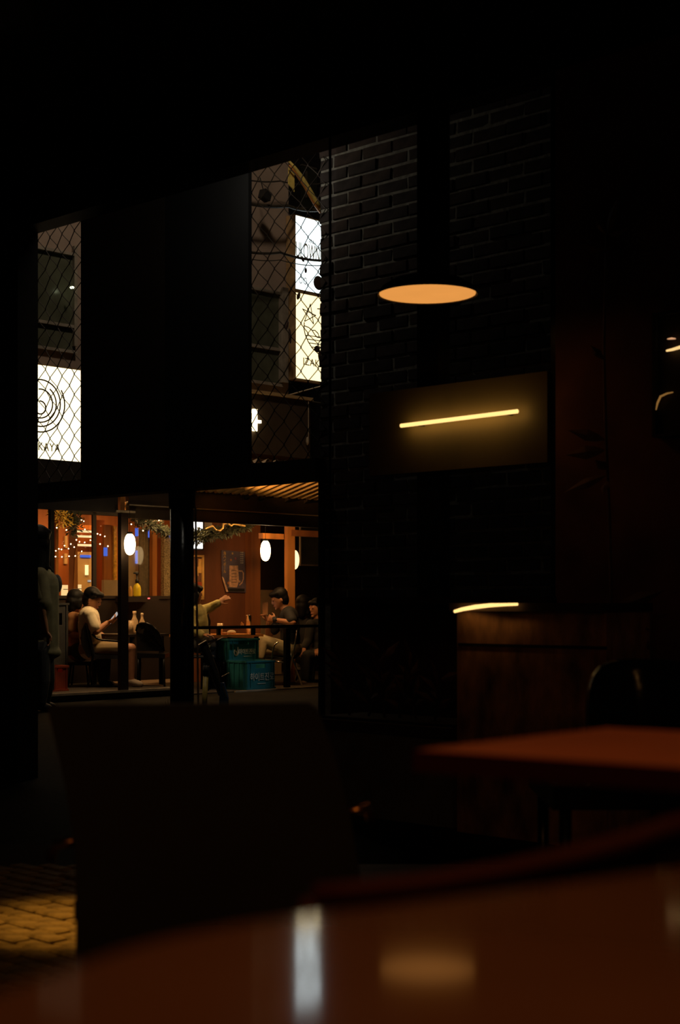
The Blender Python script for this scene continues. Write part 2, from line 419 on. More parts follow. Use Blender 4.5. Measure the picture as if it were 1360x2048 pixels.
# ================================================================== TAVERN ACROSS THE STREET
zd1, zd2 = FA.z(225, 1382, 0), FA.z(600, 1375, 0)
aS = FA.a(366, 0)
struct(MB().box(FA, FA.a(60, 0), aS, 0, 5, -.15, zd1).build('floor_deck', m_deck))
struct(MB().box(FA, aS, FA.a(700, 0), 0, 5, -.16, zd2).build('floor_deck', m_deck))
tag(MB().box(FA, FA.a(95, -.02), aS, -.03, -.005, zd1-.02, zd1+.004).build('deck_nosing', m_trimline), 'thin pale nosing strip along the deck edge under the seated man', 'trim')
tag(MB().box(FA, FA.a(470, -.02), FA.a(660), -.03, -.005, zd2-.018, zd2+.004).build('deck_nosing', m_trimline), 'thin pale nosing strip along the deck edge under the teal crates', 'trim')
zF0, zF1 = FA.z(450, 1046, 0), FA.z(530, 994, 0)
aF0 = FA.a(258, 0); aF1 = FA.a(672, 0)
fs = struct(MB().box(FA, aF0, aF1, 0, .06, zF0, zF1).build('trim_fascia', m_fascia))
MB().box(FA, aF0, aF1, -.015, 0, FA.z(520, 1025, 0)-.006, FA.z(520, 1025, 0)+.006).build('edge_strip', m_trimline, fs)
struct(MB().box(FA, FA.a(60, 0), FA.a(236, 0), .0, .08, FA.z(150, 1021, 0), FA.z(150, 1021, 0)+.5).build('trim_fascia', m_dark))
zP = zF0+.25
struct(MB().box(FA, FA.a(60, 0)-1, FA.a(700, 0)+2, .06, 1.9, zP, zP+.04).build('ceiling_porch', m_wood2))
# canopy
can = tag(thing('corrugated_canopy', '', '', FA.w(0, -.6, zF1)), 'orange lit corrugated sheet canopy over the tavern porch', 'canopy')
mb = MB(); n = 300; a0, a1 = FA.a(395, 0)-.3, FA.a(700, 0)
zr, zf = zF1+.02, FA.z(520, 922, -1.0)
for j, (v, z) in enumerate(((.05, zr), (-1.0, zf))):
    for th in (0, .004):
        mb.v += [FA.w(a0+(a1-a0)*i/n, v, z+.030*math.sin(2*math.pi*(a1-a0)*i/n/.13)+th) for i in range(n+1)]
N1 = n+1
for i in range(n):
    mb.f += [(i, i+1, 2*N1+i+1, 2*N1+i), (N1+i, 3*N1+i, 3*N1+i+1, N1+i+1), (2*N1+i, 2*N1+i+1, 3*N1+i+1, 3*N1+i), (i, N1+i, N1+i+1, i+1)]
mb.build('sheet', m_corr, can, True)
for x in (492, 521, 572, 610):
    a = FA.a(x, 0); MB().hexa([FA.w(a-.02, -.06, zr-.04), FA.w(a+.02, -.06, zr-.04), FA.w(a+.02, .05, zr-.09), FA.w(a-.02, .05, zr-.09),
        FA.w(a-.02, -.06, zr-.02), FA.w(a+.02, -.06, zr-.02), FA.w(a+.02, .05, zr-.03), FA.w(a-.02, .05, zr-.03)]).build('rafter', m_wains, can)
# front post with ornament
fp = thing('porch_post', 'dark square porch post beside the brighter hanging lantern', 'post', FA.p(246, 1383, 0))
MB().pb(FA, 242.5, 257, 1021, 1384, 0, .06).build('shaft', m_wains, fp)
MB().pb(FA, 241, 250, 990, 1021, 0.01, .045).build('head_block', m_wood, fp)
MB().pb(FA, 233, 271, 1021, 1025, -.02, .14).build('cap_ledge', m_trimline, fp)
og = thing('porch_ornament', 'small gilded curling figure standing on the porch post ledge', 'ornament', FA.p(258, 1021, .02))
pts = [FA.p(x, y, .03) for x, y in ((253, 1020), (250, 1012), (253, 1006), (258, 1003), (260, 997), (262, 990), (265, 986))]
MB().tube(pts, [.012, .014, .016, .014, .012, .01, .006], 8).build('body', m_ribbon, og, True)
MB().tube([FA.p(x, y, .05) for x, y in ((255, 1004), (256, 998), (259, 993))], [.01, .009, .005], 6).build('horn', m_ribbon, og, True)
MB().tube([FA.p(x, y, .04) for x, y in ((256, 1018), (264, 1016), (270, 1019))], [.008, .012, .004], 6).build('tail', m_black, og, True)
# corner post of the enclosure and hidden beam
tag(MB().pb(FA, 101, 109, 1010, 1380, .05, .04).build('corner_post', m_dark), 'dark steel corner post beside the person standing in the street', 'post')

# ---- glazed wall behind the porch (left bay)
GV = 1.5
zW = FA.z(220, 1194, GV)
struct(MB().box(FA, FA.a(104, GV), FA.a(372, GV), GV, GV+.1, zd1, zW).build('wall_wainscot', m_wains))
wn2 = bpy.data.objects.new('window_2', None); COL.objects.link(wn2); wn2.location = FA.w(FA.a(200, GV), GV, zW); WL[wn2.name] = Vector(wn2.location); wn2['kind'] = 'structure'
zC = FA.z(200, 1000, GV)
MB().pb(FA, 186, 193, 1010, 1194, GV, .03).build('mullion', m_dark, wn2)
MB().box(FA, FA.a(104, GV), FA.a(372, GV), GV, GV+.08, FA.z(200, 1030, GV), FA.z(200, 1015, GV)).build('head_rail', m_dark, wn2)
MB().box(FA, FA.a(104, GV), FA.a(372, GV), GV-.02, GV+.1, zW-.02, zW+.015).build('sill', m_wains, wn2)
for x0, x1 in ((106, 183), (193, 238), (255, 345)):
    MB().box(FA, FA.a(x0, GV), FA.a(x1, GV), GV+.04, GV+.046, zW, FA.z(200, 1030, GV)).build('pane', m_glass2, wn2)
# interior behind the glass
zI = FA.z(200, 1012, 4.0)+.25
struct(MB().box(FA, -1.2, 6, 4.6, 4.7, zd1, zI).build('wall_back', m_wood2))
struct(MB().box(FA, -1.2, 6, 1.95, 4.7, zI, zI+.06).build('ceiling_tavern', m_wood2))
struct(MB().box(FA, -1.3, -1.2, GV, 4.7, zd1, zI).build('wall_end', m_wood2))
def pxpart(name, x0, x1, y0, y1, v, th, mat, parent): return MB().pb(FA, x0, x1, y0, y1, v, th).build(name, mat, parent)
def pxthing(name, x0, x1, y0, y1, v, th, mat, label, cat, group=None):
    if name in ('timber_post', 'plaster_panel', 'golden_panel', 'pebble_panel', 'plaster_column', 'timber_cladding', 'timber_strip', 'low_wall', 'dark_partition'):
        return tag(MB().box(FA, FA.a(x0, v), FA.a(x1, v), v, v+th, min(zd1, zd2) if x0 > 380 else zd1, FA.z((x0+x1)/2, y0, v)).build(name, mat), label, cat, group)
    return tag(MB().pb(FA, x0, x1, y0, y1, v, th).build(name, mat), label, cat, group)
pxthing('timber_post', 111, 117, 1020, 1200, 1.75, .05, m_wood, 'slim orange timber post just inside the glass by the corner post', 'post')
tp = thing('garlanded_post', 'brown timber post flaring at its base under the golden leaves', 'post', FA.p(147, 1200, 2.0))
mb = MB()
mb.hexa([FA.p(138, 1200, 2.0), FA.p(156, 1200, 2.0), FA.p(156, 1200, 2.15), FA.p(138, 1200, 2.15), FA.p(137, 1030, 2.0), FA.p(153, 1030, 2.0), FA.p(153, 1030, 2.15), FA.p(137, 1030, 2.15)])
mb.build('shaft', m_wood2, tp)
MB().add([FA.p(146, 1200, 1.99), FA.p(156, 1200, 1.99), FA.p(155, 1080, 1.99), FA.p(150, 1110, 1.99), FA.p(146, 1200, 2.02), FA.p(156, 1200, 2.02), FA.p(155, 1080, 2.02), FA.p(150, 1110, 2.02)],
         [(0, 1, 2, 3), (7, 6, 5, 4), (0, 4, 5, 1), (1, 5, 6, 2), (2, 6, 7, 3), (3, 7, 4, 0)]).build('brace', m_wood, tp)
pxthing('plaster_panel', 155, 184, 1104, 1200, 4.3, .05, m_greywall, 'olive plaster wall panel behind the blue neon bar', 'panel')
pxthing('pale_board', 130, 135, 1072, 1096, 4.57, .03, m_palewall, 'upper pale board beside the flared timber post', 'board')
pxthing('pale_board', 129, 135, 1107, 1128, 4.57, .03, m_palewall, 'lower pale board beside the flared timber post', 'board')
for k, (x0, x1, y0, y1) in enumerate(((150, 190, 1060.5, 1065), (150, 190, 1070, 1075), (150, 190, 1088, 1092.5))):
    zz = FA.z(170, y1, 3.4-.2*k); a_0, a_1 = FA.a(x0, 3.4-.2*k), FA.a(x1, 3.4-.2*k)
    tag(MB().box(FA, a_0, a_1, 3.4-.2*k, 3.42-.2*k, zz, zz+(y1-y0)/F*18.2).build('ceiling_light', e_panel), ['top', 'middle', 'lowest'][k]+' warm glowing strip light under the tavern ceiling', 'light', 'strip lights under the tavern ceiling')
for k, (y0, y1) in enumerate(((1050, 1059), (1066, 1070), (1076, 1087), (1093, 1103))):
    pxthing('ceiling_beam', 148, 186, y0, y1, 3.0-.1*k, .08, m_wood if k % 2 == 0 else m_wood2, ['topmost', 'second', 'third', 'lowest'][k]+' timber beam among the glowing strip lights', 'beam', 'timber beams under the tavern ceiling')
for k, (x0, x1, y0, y1) in enumerate(((128, 136, 1170, 1206), (155, 163, 1169, 1194))):
    t = thing('shoji_lamp', ['slim paper box lamp nearer the standing person', 'slim paper box lamp behind the man in cream tee'][k], 'lamp', FA.p((x0+x1)/2, y1, 2.4))
    pxpart('paper_body', x0, x1, y0, y1, 2.4, .06, e_shoji, t)
    for yy in (y0+8, y1-6): pxpart('crossbar', x0-.5, x1+.5, yy, yy+1.2, 2.39, .01, m_wains, t)
for k, (x0, x1, y0, y1, v) in enumerate(((162, 182, 1110, 1115, 4.28), (209, 215, 1095, 1112, 2.38), (272, 277, 1056, 1072, 2.18), (299, 317, 1058, 1063, 2.07), (298, 302, 1063, 1075, 2.07), (272.5, 275.5, 1101, 1127, 2.18), (339, 344, 1071, 1075, 1.88))):
    pxthing('neon_tube', x0, x1, y0, y1, v, .02, e_blue, ['long blue neon bar on the olive plaster panel', 'upright blue neon tube right of the dark mullion', 'upper blue neon tube above the lantern side column', 'level blue neon bar under the garland', 'short upright blue neon tube under the garland', 'thin blue neon tube below the paper lantern', 'tiny blue neon end beside the pipe post'][k], 'neon')
pxthing('lamp_reflection', 172.5, 177, 1130, 1150, 4.27, .03, e_lantern_dim, 'slim glowing lamp reflection on the olive plaster panel', 'lamp')  # emissive bar stands for the reflection of a lamp
pxthing('price_tag', 176, 182, 1160, 1164, 4.29, .01, e_phone, 'tiny white lit card above the man in cream tee', 'card')
pxthing('golden_panel', 208, 236, 1050, 1160, 2.4, .04, m_wood, 'warm timber panel above the pale plaster behind the glass', 'panel')
pxthing('timber_strip', 228, 234, 1052, 1160, 2.36, .03, m_golden, 'bright yellow timber strip behind the glass beside the porch post', 'strip')
pxthing('plaster_panel', 208, 237, 1160, 1200, 2.3, .05, m_palewall, 'pale plaster panel behind the glass beside the porch post', 'panel')
pxthing('timber_cladding', 193, 209, 1040, 1200, 2.6, .05, m_wood2, 'dark timber panel right of the dark mullion', 'panel')
pxthing('plaster_column', 256, 279, 1072, 1200, 2.2, .06, m_palewall, 'pale plaster column behind the yellow pump bottle', 'column')
mb = MB(); n = 60
x0, x1 = 278, 306; a0, a1 = FA.a(x0, 2.1), FA.a(x1, 2.1)
for th in (0, .006):
    for z in (FA.z(292, 1200, 2.1), FA.z(292, 1058, 2.1)):
        mb.v += [FA.w(a0+(a1-a0)*i/n, 2.1+th+.012*math.sin(i*1.3), z) for i in range(n+1)]
N1 = n+1
for i in range(n): mb.f += [(i, i+1, N1+i+1, N1+i), (2*N1+i, 3*N1+i, 3*N1+i+1, 2*N1+i+1)]
tag(mb.build('curtain', m_curtain, None, True), 'grey pleated curtain hanging behind the serving shelf', 'curtain')
pxthing('timber_post', 305, 314, 1056, 1200, 2.0, .06, m_wood, 'orange timber post beside the grey pleated curtain', 'post')
pxthing('timber_cladding', 313, 330, 1050, 1216, 2.1, .05, m_wood2, 'brown timber panel between the orange post and pebbled wall', 'panel')
pxthing('pebble_panel', 328, 348, 1070, 1216, 1.9, .06, m_stone, 'pebbled stone wall strip beside the pipe post', 'panel')
sh = thing('serving_shelf', 'dark serving shelf holding the yellow pump bottle', 'shelf', FA.p(290, 1204, GV-.1))
pxpart('board', 256, 318, 1193, 1204, GV-.25, .3, m_wains, sh)
pxpart('indicator_light', 296.5, 300, 1195.5, 1198, GV-.26, .012, e_red, sh)
def pump(x0, x1, ytop, y1, v, mat, label, cap):
    c = FA.p((x0+x1)/2, y1, v); r = (x1-x0)/2/F*c.y; h = (y1-ytop)/F*c.y
    t = thing('pump_bottle', label, 'bottle', c)
    MB().lathe(c, [(r*.96, 0), (r, h*.08), (r, h*.6), (r*.8, h*.8), (r*.4, h*.95), (r*.35, h)], 20).build('bottle_body', mat, t, True)
    if cap:
        MB().lathe(c+UP*h, [(r*.42, 0), (r*.42, .04), (r*.2, .045), (r*.2, .11)], 14).build('pump_collar', m_black, t, True)
        MB().tube([c+UP*(h+.10), c+UP*(h+.12), c+UP*(h+.115)-fX*.05], [.022, .02, .008], 8).build('pump_head', m_black, t, True)
    return t
pump(266, 282, 1166, 1193, GV-.15, m_yell, 'bright yellow bottle with a black pump on the shelf', True)
pump(257, 265, 1172, 1193, GV-.2, m_orangep, 'orange bottle half hidden behind the porch post', False)

# ---- right bay
RV = 1.8
struct(MB().box(FA, FA.a(366, RV), FA.a(506, RV), RV, RV+.08, zd2, zI).build('wall_timber', m_wall))
pxthing('bay_post', 503, 521, 1030, 1372, RV-.122, .12, m_wood2, 'broad brown timber post beside the beer mug poster', 'post')
ls = thing('lightbox_sign', 'glaring white lightbox sign behind the garland', 'sign', FA.p(398, 1097, RV-.2))
pxpart('lit_face', 386, 405.5, 1044, 1097, RV-.2, .02, E('white_box', (1, .97, .9), 1.8), ls)
pxpart('casing', 384, 408, 1040, 1100, RV-.18, .1, m_wains, ls)
pxthing('paper_notice', 409, 424, 1043, 1062, RV-.03, .02, M('notice', (.55, .5, .45), .7), 'pale paper notice beside the white lightbox sign', 'notice')
fpz = thing('framed_picture', 'yellow framed picture with orange and dark shapes behind the lime sweater', 'picture', FA.p(400, 1198, RV-.03))
pxpart('print', 384, 405, 1113, 1195, RV-.03, .02, M('picture_ground', (.16, .07, .04), .6, 0, .6, 8), fpz)
for x0, x1, y0, y1, n in ((405, 408.5, 1110, 1199, 'frame_side'), (382, 408.5, 1110, 1114, 'frame_top'), (402, 408.5, 1194, 1199, 'frame_bottom')): pxpart(n, x0, x1, y0, y1, RV-.05, .05, m_frameY, fpz)
for x0, x1, y0, y1, mt in ((397, 403, 1118, 1146, m_frameY), (393, 397, 1133, 1152, m_frameY), (391, 404, 1164, 1178, m_redp), (398, 405, 1178, 1194, m_frameY)): pxpart('printed_shape', x0, x1, y0, y1, RV-.036, .006, mt, fpz)
# beer poster
po = thing('beer_poster', 'navy beer mug poster with a curled lower corner', 'poster', FA.p(470, 1185, RV-.02))
pv = RV-.02
MB().prism([FA.p(x, y, pv) for x, y in ((443, 1100), (490, 1104), (492, 1185), (453, 1184), (444, 1153))], fV*.008).build('sheet', m_poster, po); po_ = po; po = bpy.data.objects['sheet.001'] if 'sheet.001' in bpy.data.objects else bpy.data.objects['sheet']
MB().prism([FA.p(444, 1153, pv-.003), FA.p(453, 1184, pv-.02), FA.p(457, 1184, pv-.035), FA.p(447, 1155, pv-.01)], fV*.004).build('curled_corner', m_mug, po)
MB().prism([FA.p(x, y, pv-.004) for x, y in ((459, 1131), (476, 1131), (478, 1162), (474, 1175), (458, 1174), (459, 1160))], fV*.003).build('printed_mug', m_mug, po)
mb = MB(); ribbon(mb, [FA.p(x, y, pv-.004) for x, y in ((477, 1142), (484, 1142), (486.5, 1146), (486.5, 1158), (484, 1165), (479, 1170))], -fV, .015, .003); mb.build('printed_handle', m_mug, po)
for k, (x, y, r, mt) in enumerate(((465, 1107, 2.6, m_dot3), (462, 1120, 2.8, m_dot1), (471, 1117, 2.8, m_dot2), (457, 1166, 3.2, m_dot1), (479, 1163, 2.6, m_mug))):
    MB().ell(FA.p(x, y, pv-.002), (r/F*17.5, .002, r/F*17.5), (fX, fV, UP), 12, 6).build('printed_dot', mt, po)
for y in (1140, 1147, 1153, 1158, 1164): pxpart('printed_line', 463, 473, y, y+1.4, pv-.0065, .002, m_foam, po)
pxpart('printed_base', 455, 489, 1177, 1183, pv-.003, .002, m_black, po)
for k, ch in enumerate('角ハイボール'):
    y = 1107+k*7.3; text_mb('丨' if ch == 'ー' else ch, FA.p(449.5, y, pv-.004), fX, UP, .048).build('lettering', m_frameY, po)
for k in range(6): text_mb('ハイボ', FA.p(483.5, 1105+k*4.2, pv-.004), fX, UP, .018).build('small_print', m_white, po)
# beyond the post
pxthing('low_wall', 512, 563, 1180, 1300, 2.6, .08, m_palewall, 'pale plaster low wall behind the man in black tee', 'wall')
pxthing('dark_partition', 505, 566, 1020, 1180, 3.0, .05, m_wains, 'dark timber partition behind the second paper lantern', 'partition')
xp = thing('cross_timber', 'orange timber post with cross beams above the man in black tee', 'timber', FA.p(579, 1372, .9))
pxpart('upright', 575, 590, 1050, 1374, .9, .055, m_wood, xp)
pxpart('left_beam', 526, 568, 1067, 1078, .93, .08, m_wood, xp)
pxpart('right_beam', 584, 645, 1061, 1073, .88, .08, m_wood2, xp)
dw = thing('back_window', 'dim grey window in the dark under the cross beam', 'window', FA.p(624, 1130, 3.0))
pxpart('glazing', 602, 646, 1050, 1130, 3.0, .02, m_winglass, dw)
for x0, x1, y0, y1 in ((601, 603, 1050, 1131), (643, 646, 1050, 1131), (601, 646, 1129, 1132)): pxpart('frame_bar', x0, x1, y0, y1, 2.98, .03, m_winframe, dw)
struct(MB().box(FA, FA.a(516, 3.4), FA.a(720, 3.4), 3.4, 3.5, zd2, zI+.3).build('wall_side', m_wains))

# lanterns
def lantern(x, y0, y1, hw, v, mat, label):
    c = FA.p(x, y1, v); r = hw/F*c.y; h = (y1-y0)/F*c.y
    t = thing('paper_lantern', label, 'lantern', c, 'paper lanterns along the porch')
    prof = []
    for i in range(25):
        th = math.pi*i/24; k = abs(math.sin(th))**.78
        prof.append((max(.012, r*k*(1+.012*math.sin(i*math.pi))), h/2-h/2*math.cos(th)))
    MB().lathe(c, prof, 28).build('paper_shade', mat, t, True)
    MB().lathe(c+UP*(h-.004), [(.03, 0), (.03, .02)], 14).build('top_ring', m_black, t)
    MB().tube([c+UP*h, Vector((c.x, c.y, zP if v > .05 else zF0+.1))], .003, 5).build('hanging_cord', m_black, t)
    return t
lantern(259.7, 1067, 1110, 11.4, -.14, e_lantern, 'glowing oval paper lantern hanging at the porch post')
lantern(531, 1081, 1122, 10.2, .35, e_lantern, 'glowing oval paper lantern beside the broad brown post')
lantern(588, 1100, 1139, 10.5, 1.1, e_lantern_dim, 'dim paper lantern half hidden behind the cross timber post')

# garlands
def garland(name, label, pts, rad, n, mat, parent_extra=None, leaf=.03):
    t = thing(name, label, 'garland', pts[0]); mb = MB()
    MB().tube(pts, .008, 6).build('core', m_cable, t)
    for k in range(n):
        s = random.random()*(len(pts)-1); i = min(int(s), len(pts)-2); p = Vector(pts[i]).lerp(Vector(pts[i+1]), s-i)
        d = Vector((random.gauss(0, 1), random.gauss(0, 1), random.gauss(0, 1))).normalized()
        sd = d.orthogonal().normalized(); L = leaf*random.uniform(.6, 1.4); q = p+d*rad*random.random()
        mb.add([q, q+d*L*.5+sd*L*.22, q+d*L, q+d*L*.5-sd*L*.22], [(0, 1, 2), (0, 2, 3)])
    o = mb.build('foliage', mat, t); o['kind'] = 'stuff'
    return t
g1 = garland('leaf_garland', 'dark green garland with gold ribbon over the timber wall', [FA.p(x, y, 1.0) for x, y in ((386, 1074), (400, 1072), (420, 1068), (445, 1064), (465, 1058), (485, 1052), (500, 1047))], .075, 1500, m_green, leaf=.045)
MB().tube([FA.p(x, y, .93) for x, y in ((412, 1058), (425, 1052), (432, 1060), (440, 1062), (446, 1056), (447, 1048), (455, 1046), (462, 1052), (468, 1048), (490, 1052))], .012, 6).build('ribbon', m_ribbon, g1, True)
garland('leaf_garland', 'dark green garland drooping inside the glass toward the pipe post', [FA.p(x, y, 1.3) for x, y in ((272, 1038), (290, 1044), (310, 1052), (325, 1060), (342, 1070))], .07, 900, m_green, leaf=.04)
garland('leaf_garland', 'golden lit leaf cluster hanging at the corner post', [FA.p(x, y, 1.4) for x, y in ((108, 1018), (118, 1030), (128, 1040), (138, 1046))], .10, 380, m_golden, leaf=.04)
garland('leaf_garland', 'dark leaf cluster on top of the flared timber post', [FA.p(x, y, 1.38) for x, y in ((136, 1034), (146, 1040), (156, 1034), (148, 1056), (146, 1066))], .08, 420, m_green, leaf=.04)
# string lights
def string(label, pix, v, box):
    P = [FA.p(box[0]+x/box[2], box[1]+y/box[2], v+.03*math.sin(k*2)) for k, (x, y) in enumerate(pix)]
    t = thing('string_light', label, 'string light', P[0]); pts = []
    for p, q in zip(P, P[1:]): pts += sag(p+UP*.012, q+UP*.012, .03, 5)[:-1]
    MB().tube(pts+[P[-1]+UP*.012], .0022, 4).build('cable', m_cable, t)
    for p in P: MB().ell(p, .0075, None, 8, 6).build('bulb', e_string, t, True)
B1 = (70, 980, 9.067); B2 = (220, 980, 7.556)
string('upper run of tiny fairy lights below the golden leaves', [(440, 350), (570, 725), (750, 905), (805, 940), (900, 950), (1005, 910), (1180, 980), (1322, 1018)], 1.3, B1)
string('lower run of tiny fairy lights across the flared post', [(372, 1208), (487, 1212), (617, 1200), (730, 1195), (845, 1112)], 1.3, B1)
string('middle run of tiny fairy lights beside the standing person', [(378, 1103), (432, 1068), (480, 1078), (535, 1010), (608, 1062), (650, 980), (710, 1035)], 1.3, B1)
string('fairy lights along the beam near the dark mullion', [(395, 685), (845, 545), (885, 565), (905, 715), (1135, 795), (1183, 812), (1265, 840)], 1.36, B1)
string('fairy lights under the garland behind the lantern', [(322, 518), (500, 615), (740, 455)], 1.25, B2)

# ---- porch rail
rl = thing('porch_rail', 'dark metal rail in front of the drinkers table', 'railing', FA.p(577, 1375, .12))
rv = .12; zr1 = FA.z(490, 1251, rv)
MB().box(FA, FA.a(388, rv), FA.a(640, rv), rv, rv+.04, zr1-.035, zr1).build('handrail', m_steel, rl)
MB().pb(FA, 572, 581, 1257, 1378, rv, .045).build('baluster', m_steel, rl)
for x in (439, 508): MB().pb(FA, x-3, x+3, 1257, 1270, rv+.005, .03).build('bracket', m_steel, rl)

# ---- tables on the porch
def slab_table(name, label, x0, x1, y, v0, v1, zd, mat, legs):
    z = FA.z((x0+x1)/2, y, v0); a0, a1 = FA.a(x0, v0), FA.a(x1, v0)
    t = thing(name, label, 'table', FA.w((a0+a1)/2, (v0+v1)/2, zd))
    MB().box(FA, a0, a1, v0, v1, z-.03, z).build('table_top', mat, t)
    for a in (a0+.06, a1-.06):
        for v in (v0+.06, v1-.06): MB().box(FA, a-.02, a+.02, v-.02, v+.02, zd, z-.03).build('leg', m_wains, t)
    return t, z
tb, ztb = slab_table('drinkers_table', 'timber table behind the porch rail set with drinks', 405, 527, 1269, .55, 1.15, zd2, m_wood, 4)
tb2, ztb2 = slab_table('bottle_table', 'dark table with glass bottles beside the porch post', 245, 338, 1268, .55, 1.2, zd1, m_wains, 4)
def turned(name, label, cat, fr_x, z, v, prof, mat, group=None):
    c = FA.w(FA.a(fr_x, v), v, z); return tag(MB().lathe(c, prof, 18).build(name, mat, None, True, origin=c), label, cat, group)
turned('steel_tumbler', 'tall shiny steel tumbler on the drinkers table', 'tumbler', 497.5, ztb, .75, [(.028, 0), (.034, .22), (.036, .225), (.032, .222), (.026, .01)], m_chrome)
turned('drink_cup', 'short cup on the drinkers table above the rail', 'cup', 440, ztb, .8, [(.03, 0), (.036, .13), (.033, .13), (.026, .01)], m_glassy)
turned('drink_bottle', 'dark slim bottle beside the lime sweater', 'bottle', 416.5, ztb, .85, [(.028, 0), (.03, .02), (.03, .16), (.012, .21), (.012, .27)], m_steel)
turned('small_glass', 'small clear glass beside the crossed knee', 'glass', 501, ztb, .62, [(.018, 0), (.022, .06), (.02, .06), (.015, .01)], m_glassy)
tag(MB().ell(FA.p(463, 1265, .7), (.055, .04, .03), None, 14, 8).build('snack_roll', m_paper, None, True), 'rounded pale snack roll lying on the drinkers table', 'food')
tag(MB().ell(FA.p(449, 1267, .65), (.035, .04, .018), None, 14, 8).build('snack_roll', m_tan, None, True), 'flat brown snack beside the pale roll', 'food')
tag(MB().add([FA.p(481, 1252, .72), FA.p(489, 1252, .72), FA.p(487, 1247, .70), FA.p(483, 1243, .7), FA.p(481, 1246, .72), FA.p(485, 1252, .78), FA.p(485, 1246, .78)], [(0, 1, 2, 3, 4), (0, 5, 1), (1, 5, 6, 2), (2, 6, 3), (3, 6, 4), (4, 6, 5, 0)]).build('paper_napkin', m_paper), 'crumpled paper napkin beside the steel tumbler', 'napkin')
BOT = [(.036, 0), (.04, .02), (.04, .13), (.02, .17), (.018, .2), (.022, .205), (.022, .23), (.008, .232)]
turned('glass_bottle', 'taller clear glass bottle on the dark porch table', 'bottle', 269, ztb2, .75, [(r, z*1.1) for r, z in BOT], m_glassy)
turned('glass_bottle', 'shorter clear glass bottle behind the black round chair', 'bottle', 284, ztb2, .85, [(r*.8, z) for r, z in BOT], m_glassy)
turned('small_glass', 'squat clear glass beside the porch post on the dark table', 'glass', 261.5, ztb2, .7, [(.026, 0), (.03, .15), (.027, .15), (.022, .01)], m_glassy)

# ---- crates
def crate(name, label, x0, x1, y0, y1, v, depth, mat, zbase=None, logo=None, txt=None, tsize=.06, slot=True):
    a0, a1 = FA.a(x0, v), FA.a(x1, v); xm = (x0+x1)/2; z0 = FA.z(xm, y1, v) if zbase is None else zbase; z1 = FA.z(xm, y0, v)
    t = thing(name, label, 'crate', FA.w((a0+a1)/2, v+depth/2, z0)); th = .012; H = z1-z0; W_ = a1-a0; am = (a0+a1)/2
    mb = MB(); sw, s0, s1 = W_*.17, z0+H*.74, z0+H*.88
    for v0, v1 in ((v, v+th), (v+depth-th, v+depth)):
        mb.box(FA, a0, a1, v0, v1, z0, s0).box(FA, a0, a1, v0, v1, s1, z1).box(FA, a0, am-sw, v0, v1, s0, s1).box(FA, am+sw, a1, v0, v1, s0, s1)
    mb.box(FA, a0, a0+th, v+th, v+depth-th, z0, z1).box(FA, a1-th, a1, v+th, v+depth-th, z0, z1).box(FA, a0, a1, v, v+depth, z0, z0+th)
    sl = mb.build('shell', mat, t)
    for z in (z0, z1-.022):
        MB().box(FA, a0-.01, a1+.01, v-.012, v, z, z+.022).build('rim_band', mat, t)
        MB().box(FA, a0-.012, a0, v-.012, v+depth, z, z+.022).build('rim_band', mat, t)
    for a in (a0+.005, a0+W_*.13, a1-W_*.13, a1-.02): MB().box(FA, a, a+.014, v-.01, v, z0+.02, z1-.02).build('rib', mat, t)
    for k in range(4):
        vv = v+depth*(k+.5)/4; MB().box(FA, a0-.01, a0, vv-.008, vv+.008, z0+.02, z1-.02).build('side_rib', mat, t)
    if txt:
        c = FA.w(am+(.012 if not logo else .045), v-.014, z0+H*(.40 if logo else .42))
        text_mb(txt, c, fX, UP, tsize, .82).build('lettering', m_white, sl)
        MB().box(FA, am-.06+(.05 if logo else 0), am+.07+(.05 if logo else 0), v-.013, v-.011, z0+H*.2, z0+H*.2+.006).build('small_print', m_white, sl)
    if logo:
        lb = MB(); c = FA.w(a0+W_*.235, v-.012, z0+H*.41); r = .034
        ribbon(lb, [c+fX*r*math.cos(q)+UP*r*1.15*math.sin(q) for q in [math.pi*(.75+1.5*i/16) for i in range(17)]], -fV, .009, .003)
        ribbon(lb, [c+fX*r*.7+UP*.055, c+fX*r*.7-UP*.02, c+fX*.005-UP*.03], -fV, .012, .003)
        ribbon(lb, [c-fX*.012+UP*.012, c+fX*.008-UP*.004, c+fX*.008-UP*.025], -fV, .011, .003)
        lb.build('emblem', m_white, sl)
    return t
crate('bottle_crate', 'teal crate with emblem and lettering, set back and higher', 457, 517, 1277, 1322, .42, .36, m_teal, None, True, '하이트진로', .072)
crate('bottle_crate', 'teal crate with large lettering standing lower on the deck edge', 493, 549, 1321, 1374, .06, .34, m_teal, zd2, False, '하이트진로', .10)
zbk = FA.z(487, 1322, .42)
crate('black_crate', 'black crate under the upper teal crate', 446, 516, 1322.5, 1374, .43, .34, m_blackcloth, zd2)
crate('red_crate', 'red plastic crate on the deck behind the standing person', 106, 135, 1331, 1372, .35, .3, m_redp, zd1)
crate('black_crate', 'dark stacked crate against the wainscot behind the standing person', 100, 136, 1206, 1330, .95, .3, m_jean, zd1)

